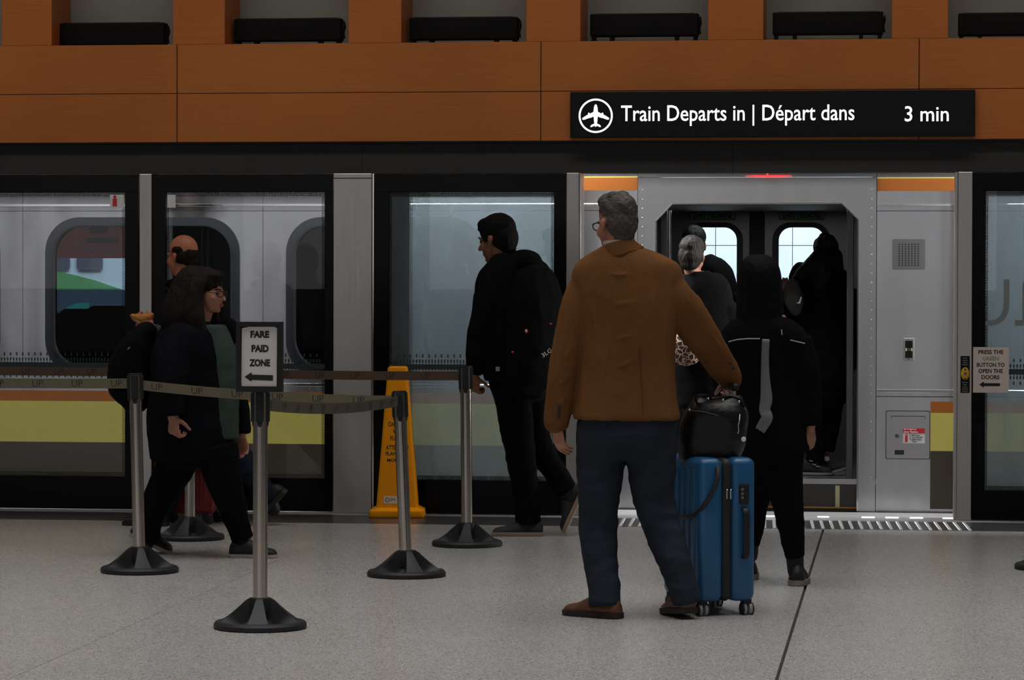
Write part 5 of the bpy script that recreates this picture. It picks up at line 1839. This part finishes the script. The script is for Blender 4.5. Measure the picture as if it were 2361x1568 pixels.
finish('trousers', mb, M_BLK2, wom3, 0.009, 4, (0.005, (7, 7, 10)))
h3 = G(530, 1285)
shoe(wom3, h3, (1, -0.03), M_SHOEB, M_SOLEW, 0.262, 0.095, 0.10, sole_h=0.02)
h3 = G(290, 1274)
shoe(wom3, h3, (1, -0.03), M_SHOEB, M_SOLEW, 0.255, 0.095, 0.10, R(24), sole_h=0.02)
sock(wom3, p(345, 1225, .12), p(335, 1255, .12), 0.047, 0.042)
sock(wom3, p(558, 1232), p(562, 1262), 0.05, 0.043)
mb = MB()
l, f, u = hframe(HF)
Mx = Matrix((l, f, u)).transposed()
for (x, y, z, a, b, c) in ((0, -0.022, 0.052, 0.088, 0.102, 0.088), (0, -0.05, 0.0, 0.088, 0.08, 0.1), (0, 0.045, 0.093, 0.06, 0.052, 0.034)):
    mb.sphere(hp3(x, y, z), (a * .96, b * .96, c * .96), 18, Mx)
limb(mb.bm, [p(446, 650), p(430, 690), p(424, 730), p(424, 770), p(420, 795)], [(.088, q(42)), (.11, q(46)), (.13, q(52)), (.12, q(46)), (.08, q(26))], n=22, sub=3, ref=(0, 1, 0))
limb(mb.bm, [p(458, 650, -.080), p(446, 690, -.10), p(446, 735, -.12), p(458, 772, -.12)], [(.02, q(18)), (.026, q(22)), (.032, q(28)), (.024, q(20))], n=14, sub=3, ref=(0, 1, 0))
limb(mb.bm, [p(470, 640, .075), p(480, 700, .10), p(490, 745, .10)], [(.02, q(20)), (.026, q(20)), (.03, q(18))], n=14, sub=3, ref=(0, 1, 0))
finish('long_hair', mb, M_HAIRBR, wom3, 0.007, 4, (0.004, (24, 24, 5)))
glasses(wom3, hp3, M_FRAME)
MB().sphere(hp3(-0.031, 0.081, -0.004), 0.0105, 10).sphere(hp3(0.031, 0.081, -0.004), 0.0105, 10).build('eyes', MATS['eye_dark'], wom3, smooth='all')
mb = MB()
for s in (-1, 1):
    limb(mb.bm, [hp3(s * 0.012, 0.096, 0.016), hp3(s * 0.035, 0.088, 0.021), hp3(s * 0.055, 0.07, 0.014)], [0.003, 0.004, 0.002], n=8, sub=2)
mb.build('eyebrows', M_HAIRBR, wom3, smooth='all')
mb = MB().sphere(hp3(0, 0.098, -0.066), (0.018, 0.008, 0.005), 10, Mx).sphere(hp3(0, 0.096, -0.076), (0.016, 0.008, 0.006), 10, Mx)
mb.build('lips', mat('lips', (0.36, 0.085, 0.075), 0.45), wom3, smooth='all')
# her backpack
bpk2 = empty('backpack', (p(310, 850).x, p(310, 850).y, p(310, 925).z))
tag(bpk2, 'black backpack worn by the long-haired woman', 'backpack')
mb = MB()
limb(mb.bm, [p(338, 765), p(322, 800), p(308, 850), p(305, 895), p(312, 922)], [(.12, q(22)), (.145, q(42)), (.155, q(54)), (.15, q(50)), (.12, q(30))], n=24, sub=3, ref=(0, 1, 0), sup=2.6)
finish('pack_body', mb, MATS['pack_nylon'], bpk2, 0.009, 4, (0.005, (8, 8, 8)))
MB().tube([p(291, 813, -.14), p(296, 804, -.145), p(300, 801, -.145)], 0.004, 6).build('pull_tab', M_FROST, bpk2)
limb((sb3 := MB()).bm, [p(262, 850, -.06), p(252, 860, -.07), p(250, 880, -.07), p(254, 905, -.06), p(264, 915, -.05)], [(.004, .012)] * 5, n=8, sub=3)
sb3.build('strap', M_ZIP, bpk2, smooth='all')

# ------------------------------------------------------------------ the bald man behind her
Y0 = G(330, 1211).y
S_ = ppm(p(450, 900))
mb = MB()
HF = (-0.86, 0.50, -0.02)
hp4 = head(mb, p(421, 590), HF, 1.03, neck_to=p(438, 665), neck_r=0.064)
limb(mb.bm, [p(440, 680), p(450, 780), p(455, 900), p(455, 960)], [(0.13, 0.10), (0.18, 0.12), (0.15, 0.11), (0.15, 0.11)], n=16, ref=(0.5, 0.86, 0))
limb(mb.bm, [p(420, 715, -.17), p(405, 800, -.2), p(360, 762, -.24)], [0.045, 0.036, 0.026])
hand(mb, p(352, 757, -.25), (-0.8, -0.1, 0.42), (-0.2, 0.9, 0.35), 1.05, 0.9, thumb=-1, spread=1.05)
limb(mb.bm, [p(440, 960), p(410, 1080), p(372, 1195)], [0.085, 0.055, 0.038])
limb(mb.bm, [p(472, 960, .1), p(565, 1065, .1), p(618, 1150, .1)], [0.07, 0.05, 0.036])
man4 = person(G(330, 1211), 'balding man walking left behind the long-haired woman, holding food', mb, M_SKINR, 0.005, 3)
mb = MB()
secs = [(662, 438, .15, .10), (690, 442, .20, .13), (740, 446, .23, .15), (820, 450, .23, .16), (900, 455, .22, .16), (985, 458, .22, .17)]
limb(mb.bm, [p(cx, y) for y, cx, a, b in secs], [(a, b) for y, cx, a, b in secs], n=28, sub=3, ref=(0.5, 0.86, 0), round_caps=False)
limb(mb.bm, [p(425, 710, -.16), p(412, 775, -.21), p(392, 790, -.23), p(362, 765, -.245)], [.075, .065, .058, .045], n=16, sub=3, round_caps=False)
limb(mb.bm, [p(470, 710, .16), p(500, 800, .2), p(520, 880, .2)], [.075, .065, .055], n=16, sub=3, round_caps=False)
mb.sphere(p(400, 655, .0), (.05, .06, .025), 12)
finish('jacket', mb, M_BLK, man4, 0.010, 4, (0.007, (7, 7, 5)))
mb = MB()
limb(mb.bm, [p(366, 766, -.244), p(354, 759, -.25)], [.041, .036], n=14, sub=2, round_caps=False)
mb.build('sleeve_cuff', cloth('grey_knit', (0.06, 0.065, 0.06)), man4, smooth='all')
mb = MB()
limb(mb.bm, [p(455, 930), p(456, 990)], [(.17, .14), (.15, .13)], n=22, sub=3, ref=(0.5, 0.86, 0), round_caps=False)
limb(mb.bm, [p(435, 960), p(418, 1050), p(400, 1110), p(380, 1165), p(368, 1196)], [.10, .085, .075, .066, .06], n=18, sub=3, round_caps=False)
limb(mb.bm, [p(475, 960, .1), p(530, 1030, .1), p(572, 1080, .1), p(602, 1125, .1), p(622, 1158, .1)], [.10, .09, .08, .066, .058], n=18, sub=3, round_caps=False)
finish('jeans', mb, cloth('blue_black_denim', (0.012, 0.017, 0.028)), man4, 0.010, 4, (0.006, (7, 7, 12)))
h4 = G(386, 1213)
shoe(man4, h4, (-0.99, 0.1), M_SHOEB, M_SOLED, 0.285, 0.10, 0.10)
hh_ = p(640, 1170, .1)
_t = p(596, 1206, .1)
shoe(man4, (_t.x + 0.265, _t.y, 0.01), (-1, 0.0), M_SHOEB, M_SOLED, 0.285, 0.10, 0.10, R(48))
sock(man4, p(612, 1140, .1), p(630, 1172, .1), 0.05, 0.045)
mb = MB()
l, f, u = hframe(HF)
Mx = Matrix((l, f, u)).transposed()
for s in (-1, 1):
    mb.sphere(hp4(s * 0.049, -0.016, 0.032), (0.033, 0.050, 0.032), 14, Mx)
    mb.sphere(hp4(s * 0.05, -0.035, -0.01), (0.032, 0.05, 0.042), 14, Mx)
mb.sphere(hp4(0, -0.072, 0.01), (0.062, 0.036, 0.044), 16, Mx)
mb.sphere(hp4(0, -0.062, -0.04), (0.054, 0.034, 0.03), 14, Mx)
finish('hair', mb, M_HAIRBR, man4, 0.005, 3, (0.0015, (40, 40, 40)))
fd = p(328, 735, -.25)
fo = empty('pastry', (fd.x, fd.y, p(328, 748).z))
tag(fo, 'orange-brown pastry held in the balding man\'s raised hand', 'food')
mb = MB()
limb(mb.bm, [p(306, 729, -.26), p(316, 733, -.25), p(330, 734, -.24), p(345, 731, -.24), p(351, 725, -.24)], [(.014, .03), (.026, .035), (.028, .036), (.024, .034), (.010, .02)], n=14, sub=3, ref=(0, 0, 1))
finish('crust', mb, mat('pastry_crust', (0.55, 0.20, 0.03), 0.6, var=0.35, vscale=30, bump=0.5, bscale=60), fo, 0.006, 2, (0.003, (40, 40, 40)))
MB().tube([p(307, 733, -.275), p(318, 742, -.275), p(324, 746, -.27)], 0.006, 8).build('wrapper_edge', mat('wrapper', (0.5, 0.38, 0.2), 0.7), fo, smooth='all')

# red suitcase he pulls
RC = G(437, 1209)
M_REDS = mat('red_shell', (0.20, 0.014, 0.010), 0.45, spec=0.4)
rs = suitcase('suitcase', 'red hard-shell suitcase behind the woman\'s legs', (RC.x - 0.03, RC.y + 0.12, 0), R(-6), 0.38, 0.25, 0.50, M_REDS, M_ZIP, M_RUBBER)
for x in (-0.13, -0.09):
    MB().tube([(x, 0.085, 0.55), (x, 0.085, 0.80)], 0.008, 8).build('handle_rod', M_CHROME, rs, smooth=True, local=True)
MB().box(-0.15, -0.07, 0.07, 0.10, 0.79, 0.82, 0.01, 2).build('handle_grip', M_PLASTIC, rs, smooth=True, local=True)

# ------------------------------------------------------------------ the long-haired woman seen from behind
Y0 = G(1837, 1348).y
S_ = ppm(p(1780, 900))
mb = MB()
HF = (-0.1, 0.98, -0.1)
hp5 = head(mb, p(1753, 645, .02), HF, 0.97, neck_to=p(1757, 735), neck_r=0.052)
limb(mb.bm, [p(1758, 750), p(1762, 850), p(1770, 940), p(1778, 1020)], [(0.13, 0.09), (0.14, 0.10), (0.13, 0.10), (0.15, 0.11)], n=16, ref=(1, 0, 0))
limb(mb.bm, [p(1835, 790), p(1862, 890), p(1868, 985)], [0.045, 0.036, 0.026])
hand(mb, p(1868, 978), (0.05, 0.1, -1), (-0.8, 0.5, 0), 0.98, 0.45, thumb=1)
limb(mb.bm, [p(1690, 790), p(1676, 890), p(1700, 970, .2)], [0.045, 0.036, 0.026])
hand(mb, p(1702, 972, .21), (0.3, 0.7, -0.5), (0.6, -0.2, 0.3), 0.98, 0.6, thumb=1)
limb(mb.bm, [p(1806, 1020), p(1815, 1150), p(1833, 1300)], [0.08, 0.052, 0.036])
limb(mb.bm, [p(1752, 1020), p(1742, 1130, .22), p(1728, 1272, .25)], [0.08, 0.052, 0.036])
wom5 = person(G(1837, 1348), 'woman with straight long black hair seen from behind, boarding after the suitcase', mb, M_SKIN, 0.006, 3)
mb = MB()
secs = [(728, 1758, 45, .08), (750, 1760, 84, .105), (785, 1762, 98, .12), (850, 1764, 84, .12), (920, 1768, 80, .12), (1000, 1776, 84, .13), (1040, 1780, 84, .13)]
limb(mb.bm, [p(cx, y) for y, cx, h, d in secs], [(q(h), d) for y, cx, h, d in secs], n=28, sub=3, ref=(1, 0, 0), round_caps=False, axis=(0, 0, -1))
limb(mb.bm, [p(1836, 785), p(1852, 840), p(1864, 900), p(1868, 980)], [.075, .072, .062, .05], n=16, sub=3, round_caps=False)
limb(mb.bm, [p(1688, 785), p(1676, 840), p(1674, 895, .05), p(1700, 965, .18)], [.075, .068, .058, .05], n=16, sub=3, round_caps=False)
finish('jacket', mb, M_BLK, wom5, 0.009, 5, (0.007, (6, 6, 5)))
mb = MB()
limb(mb.bm, [p(1778, 1000), p(1780, 1040), p(1780, 1065)], [(q(78), .12), (q(78), .12), (q(60), .10)], n=24, sub=3, ref=(1, 0, 0), round_caps=False)
limb(mb.bm, [p(1806, 1030), p(1808, 1100), p(1818, 1170), p(1826, 1230), p(1834, 1286)], [(q(48), .10), (q(42), .088), (q(35), .072), (q(29), .062), (q(22), .05)], n=18, sub=3, ref=(1, 0, 0), round_caps=False)
limb(mb.bm, [p(1752, 1030), p(1746, 1110, .18), p(1738, 1180, .26), p(1728, 1258, .25)], [.09, .08, .065, .05], n=18, sub=3, round_caps=False)
finish('trousers', mb, M_BLK2, wom5, 0.009, 4, (0.004, (7, 7, 10)))
h5 = G(1836, 1352)
M_SOLEC = mat('cream_sole', (0.22, 0.175, 0.14), 0.8, var=0.3, vscale=40)
shoe(wom5, h5, (0.05, 1), M_SHOEB, M_SOLEC, 0.25, 0.098, 0.10, sole_h=0.028)
sock(wom5, p(1832, 1275), p(1835, 1318), 0.044, 0.04)
sock(wom5, p(1729, 1245, .25), p(1729, 1280, .25), 0.045, 0.04)
h5b = p(1730, 1280, .2)
shoe(wom5, (h5b.x, h5b.y, 0), (-0.1, 1), M_SHOEB, M_SOLEC, 0.25, 0.095, 0.10, sole_h=0.028)
mb = MB()
limb(mb.bm, [p(1750, 588), p(1750, 596), p(1751, 612), p(1752, 640), p(1752, 690), p(1752, 745), p(1753, 784)], [(q(18), .045), (q(32), .075), (q(44), .10), (q(50), .112), (q(53), .105), (q(54), .105), (q(50), .11)], n=26, sub=4, ref=(1, 0, 0), round_caps=False, axis=(0, 0, -1))
for v in mb.bm.verts:
    pass
finish('long_hair', mb, M_HAIRB, wom5, 0.008, 6, (0.003, (26, 26, 3)))
# pale piping across the back, grey ribbon
for pts in ([(1680, 788, -.10), (1700, 783, -.13), (1725, 781, -.135), (1752, 781, -.136)], [(1822, 784, -.105), (1838, 788, -.09), (1856, 792, -.08)], [(1802, 760, -.118), (1803, 772, -.124)]):
    MB().tube([p(*t) for t in pts], 0.0028, 6).build('piping', mat('piping_white', (0.40, 0.40, 0.41), 0.5) if 'piping_white' not in MATS else MATS['piping_white'], wom5)
mb = MB()
limb(mb.bm, [p(1766, 782, -.135), p(1764, 830, -.13), p(1765, 880, -.13), p(1767, 920, -.135), p(1763, 945, -.14), p(1769, 962, -.15), p(1761, 978, -.15), p(1752, 993, -.15)], [(q(9), .004), (q(9), .006), (q(11), .007), (q(14), .005), (q(13), .004), (q(13), .004), (q(13), .003), (q(12), .003)], n=12, sub=4, ref=(1, 0, 0), round_caps=False)
mb.build('ribbon', mat('ribbon_grey', (0.16, 0.16, 0.17), 0.35, spec=0.5), wom5, smooth='all')

# ------------------------------------------------------------------ passengers already in the doorway
def rider(label, feet, Yb, hf, hc, hk, nk, jsecs, legs, skin, hair, hairm, arms, cloth_m, ref=(1, 0, 0), vox=0.008, hands=(), locks=()):
    global Y0, S_
    Y0 = Yb
    S_ = ppm(p(jsecs[0][1], 800))
    mb = MB()
    P_ = head(mb, p(*hc), hf, hk, neck_to=p(*nk), neck_r=0.046)
    limb(mb.bm, [p(s[1], s[0]) for s in jsecs[:-1]], [(q(s[2]) * .7, s[3] * .65) for s in jsecs[:-1]], n=16, ref=ref, round_caps=False)
    for a in arms: limb(mb.bm, [p(*t[:3]) for t in a], [t[3] * .6 for t in a])
    for lg in legs: limb(mb.bm, [p(*t[:3]) for t in lg], [t[3] * .6 for t in lg])
    for h_ in hands: hand(mb, *h_)
    o = person(feet, label, mb, skin, vox, 3)
    mb = MB()
    limb(mb.bm, [p(s[1], s[0]) for s in jsecs], [(q(s[2]), s[3]) for s in jsecs], n=26, sub=3, ref=ref, round_caps=False)
    for a in arms: limb(mb.bm, [p(*t[:3]) for t in a], [t[3] for t in a], n=16, sub=3, round_caps=False)
    finish('coat', mb, cloth_m, o, 0.010, 4, (0.006, (6, 6, 5)))
    mb = MB()
    for lg in legs: limb(mb.bm, [p(*t[:3]) for t in lg], [t[3] for t in lg], n=16, sub=3, round_caps=False)
    s = jsecs[-1]
    limb(mb.bm, [p(s[1], s[0] - 50), p(s[1], s[0] - 10), p(s[1], s[0] + 20), p(s[1], s[0] + 36)], [(q(s[2]) * .9, s[3] * .95), (q(s[2]) * .95, s[3] * .98), (q(s[2]) * .9, s[3] * .92), (q(s[2]) * .7, s[3] * .75)], n=20, sub=2, ref=ref, round_caps=False, axis=(0, 0, -1))
    finish('trousers', mb, M_BLK2, o, 0.010, 4, (0.004, (7, 7, 10)))
    mb = MB()
    l_, f_, u_ = hframe(hf)
    Mx_ = Matrix((l_, f_, u_)).transposed()
    for (x, y, z, a, b, c) in hair:
        mb.sphere(P_(x, y, z), (a * hk, b * hk, c * hk), 16, Mx_)
    for lk in locks:
        limb(mb.bm, [p(*t[:3]) for t in lk], [t[3] for t in lk], n=12, sub=3)
    finish('hair', mb, hairm, o, 0.006, 3, (0.003, (40, 40, 14)))
    return o


short_hair = ((0, -0.018, 0.056, 0.082, 0.100, 0.082), (0, -0.040, 0.0, 0.082, 0.075, 0.09), (0, 0.035, 0.092, 0.062, 0.06, 0.04), (0, -0.055, -0.05, 0.062, 0.045, 0.05))
# right-hand passenger, stepping to the right with canvas shoes
f6 = Vector((aX(1880, 1.0, 1090), 1.0, FLR))
w6 = rider('person in a black coat with hair tied up, at the right of the train doorway', f6, 1.0, (-0.35, 0.93, -0.15), (1903, 590), 1.0, (1890, 640),
           [(612, 1884, 44, .09), (630, 1882, 62, .11), (648, 1886, 70, .12), (680, 1890, 76, .13), (760, 1892, 76, .14), (850, 1895, 74, .15), (900, 1898, 62, .13)],
           [[(1880, 890, 0, .10), (1882, 980, 0, .075), (1878, 1066, -.02, .055)], [(1912, 890, .02, .10), (1912, 960, .05, .08), (1905, 1040, .05, .055)]],
           M_SKIN, short_hair + ((0, -0.085, 0.085, 0.045, 0.045, 0.045), (0, -0.01, 0.125, 0.04, 0.045, 0.03)), M_HAIRBR,
           [[(1830, 670, -.02, .07), (1822, 720, .05, .065), (1815, 690, .16, .05)], [(1950, 670, 0, .075), (1962, 760, 0, .065), (1962, 850, 0, .055)]], M_BLK,
           locks=([(1890, 590, -.06, .05), (1872, 610, -.08, .05), (1852, 628, -.09, .045), (1836, 642, -.08, .03)], [(1905, 600, -.08, .07), (1898, 630, -.09, .075), (1890, 655, -.09, .05)], [(1925, 590, -.04, .05), (1932, 620, -.05, .04)]),
           hands=((at(1816, 686, 1.14), (-0.2, 0.2, 1), (-0.3, -0.9, 0), 0.95, 0.5, 1),))
M_CANVAS = mat('canvas_black', (0.012, 0.012, 0.013), 0.85)
M_TOE = mat('toe_white', (0.38, 0.38, 0.38), 0.6)
a6 = at(1856, 1094, 0.98)
shoe(w6, (a6.x - 0.05, 0.98, FLR + 0.004), (1, -0.12), M_CANVAS, M_TOE, 0.235, 0.09, 0.10, sole_h=0.018)
b6 = at(1884, 1080, 1.05)
shoe(w6, (b6.x - 0.03, 1.05, FLR + 0.035), (1, -0.05), M_CANVAS, M_TOE, 0.235, 0.09, 0.11, R(-16), sole_h=0.018)
for (x, y, d) in ((1870, 1062, .92), (1877, 1070, .92), (1885, 1075, .92)):
    MB().tube([at(x - 4, y, d), at(x + 4, y + 2, d)], 0.004, 6).build('shoelace', M_TOE, w6)
t = MB()
t.lathe([(0.016, -0.003), (0.017, 0.0), (0.016, 0.003)], 16)
t.bm.transform(Matrix.Translation(at(1907, 1058, 0.995)) @ Matrix.Rotation(R(90), 4, 'X'))
t.build('ankle_patch', M_TOE, w6, smooth=True)
sb6 = empty('shoulder_bag', at(1832, 715, 0.86))
tag(sb6, 'dull olive shoulder bag on the person at the right of the doorway', 'bag')
mb = MB()
limb(mb.bm, [at(1826, 655, .84), at(1830, 690, .83), at(1836, 716, .84)], [(0.045, .03), (0.065, .045), (0.04, .03)], n=18, sub=3, ref=(1, 0, 0), sup=2.8)
finish('bag_body', mb, mat('olive_nylon', (0.045, 0.042, 0.036), 0.7, bump=0.3, bscale=30), sb6, 0.007, 3, (0.004, (10, 10, 10)))
MB().prism([(at(1836, 699, .78).x, at(1836, 699, .78).z), (at(1842, 696, .78).x, at(1842, 696, .78).z), (at(1846, 684, .78).x, at(1846, 684, .78).z), (at(1849, 685, .78).x, at(1849, 685, .78).z), (at(1845, 700, .78).x, at(1845, 700, .78).z)], .775, .782).build('buckle', M_WHITE, sb6)
pp6 = empty('paper_bundle', at(1815, 713, 1.08))
tag(pp6, 'bright white papers held beside the long-haired woman\'s head', 'paper')
MB().prism([(at(1799, 680, 1.08).x, at(1799, 680, 1.08).z), (at(1815, 688, 1.08).x, at(1815, 688, 1.08).z), (at(1829, 712, 1.08).x, at(1829, 712, 1.08).z), (at(1812, 716, 1.08).x, at(1812, 716, 1.08).z), (at(1798, 705, 1.08).x, at(1798, 705, 1.08).z)], 1.075, 1.085).build('sheet', mat('bright_paper', (0.85, 0.85, 0.85), 0.6), pp6)

# ash-haired woman stepping up at the left of the doorway
f7 = Vector((aX(1640, 0.30, 1150), 0.30, FLR))
w7 = rider('woman with short ash hair and dark jacket stepping into the train', (aX(1738, 0.0, 1176), 0.0, 0.0), 0.38, (0.18, 0.95, -0.15), (1596, 592), 1.0, (1604, 650),
           [(628, 1602, 32, .07), (642, 1605, 42, .09), (662, 1612, 66, .11), (700, 1617, 74, .13), (780, 1620, 74, .14), (870, 1625, 70, .15), (930, 1632, 64, .14)],
           [[(1615, 920, .1, .10), (1612, 1010, .3, .075), (1612, 1080, .45, .055)], [(1655, 920, -.02, .10), (1690, 1030, -.15, .075), (1730, 1140, -.33, .055)]],
           M_SKIN, short_hair, M_HAIRGB, [[(1555, 700, 0, .075), (1545, 790, 0, .065), (1560, 850, .05, .055)], [(1672, 705, 0, .08), (1690, 780, .02, .07), (1700, 850, .1, .055)]], M_BLK)
shoe(w7, (aX(1737, 0.03, 1176), 0.02, -0.004), (-0.15, 1), M_SHOEB, M_SOLEW, 0.25, 0.09, 0.10)
shoe(w7, (aX(1612, 0.8, 1080), 0.76, FLR), (-0.1, 1), M_SHOEB, M_SOLEW, 0.25, 0.09, 0.10)
hb7 = empty('handbag', at(1582, 826, 0.2))
tag(hb7, 'leopard print handbag beside the elbow of the tan blazer', 'bag')
mb = MB()
limb(mb.bm, [at(1576, 758, .22), at(1580, 790, .2), at(1584, 822, .2)], [(0.055, .04), (0.085, .06), (0.09, .06)], n=24, sub=3, ref=(1, 0, 0), sup=3.2)
mL = mat('leopard_print', (0.5, 0.3, 0.2), 0.7)
nt = mL.node_tree
b_ = nt.nodes['Principled BSDF']
tc2 = nt.nodes.new('ShaderNodeTexCoord')
nz = nt.nodes.new('ShaderNodeTexNoise')
nz.inputs['Scale'].default_value = 30
mxv = nt.nodes.new('ShaderNodeMix')
mxv.data_type = 'RGBA'
mxv.inputs[0].default_value = 0.03
nt.links.new(tc2.outputs['Object'], nz.inputs['Vector'])
nt.links.new(tc2.outputs['Object'], mxv.inputs['A'])
nt.links.new(nz.outputs['Color'], mxv.inputs['B'])
vo_ = nt.nodes.new('ShaderNodeTexVoronoi')
vo_.inputs['Scale'].default_value = 34
vo_.feature = 'DISTANCE_TO_EDGE'
nt.links.new(mxv.outputs['Result'], vo_.inputs['Vector'])
cr_ = nt.nodes.new('ShaderNodeValToRGB')
cr_.color_ramp.interpolation = 'CONSTANT'
ee = cr_.color_ramp.elements
ee[0].position, ee[0].color = 0.0, (0.62, 0.40, 0.28, 1)
ee[1].position, ee[1].color = 0.09, (0.012, 0.008, 0.007, 1)
k_ = ee.new(0.30)
k_.color = (0.075, 0.03, 0.02, 1)
nt.links.new(vo_.outputs['Distance'], cr_.inputs[0])
nt.links.new(cr_.outputs[0], b_.inputs['Base Color'])
finish('bag_body', mb, mL, hb7, 0.007, 2, (0.002, (10, 10, 10)))
limb((hb8 := MB()).bm, [at(1560, 762, .2), at(1566, 730, .22), at(1582, 720, .22), at(1596, 745, .2), at(1600, 770, .2)], [.006] * 5, n=8, sub=4)
hb8.build('handle', M_ZIP, hb7, smooth='all')

# tall passenger further in
f8 = Vector((aX(1640, 2.0, 1070), 2.0, FLR))
w8 = rider('dark-haired passenger standing furthest inside the train doorway', f8, 2.0, (0.1, 0.95, -0.1), (1601, 566), 1.02, (1612, 620),
           [(598, 1612, 30, .075), (612, 1618, 42, .09), (630, 1626, 58, .11), (670, 1634, 66, .13), (760, 1636, 66, .14), (880, 1636, 62, .14)],
           [[(1615, 870, 0, .10), (1615, 960, 0, .075), (1615, 1050, 0, .055)], [(1655, 870, 0, .10), (1655, 960, 0, .075), (1655, 1050, 0, .055)]],
           M_SKIN, short_hair, M_HAIRB, [[(1575, 680, 0, .075), (1570, 770, 0, .065), (1572, 840, .05, .055)], [(1685, 680, 0, .078), (1692, 770, .02, .068), (1690, 850, .1, .055)]], M_BLK)
for x in (1615, 1655):
    c8 = at(x, 1060, 2.0)
    shoe(w8, (c8.x, 1.96, FLR), (0, 1), M_SHOEB, M_SOLED, 0.27, 0.095, 0.10)
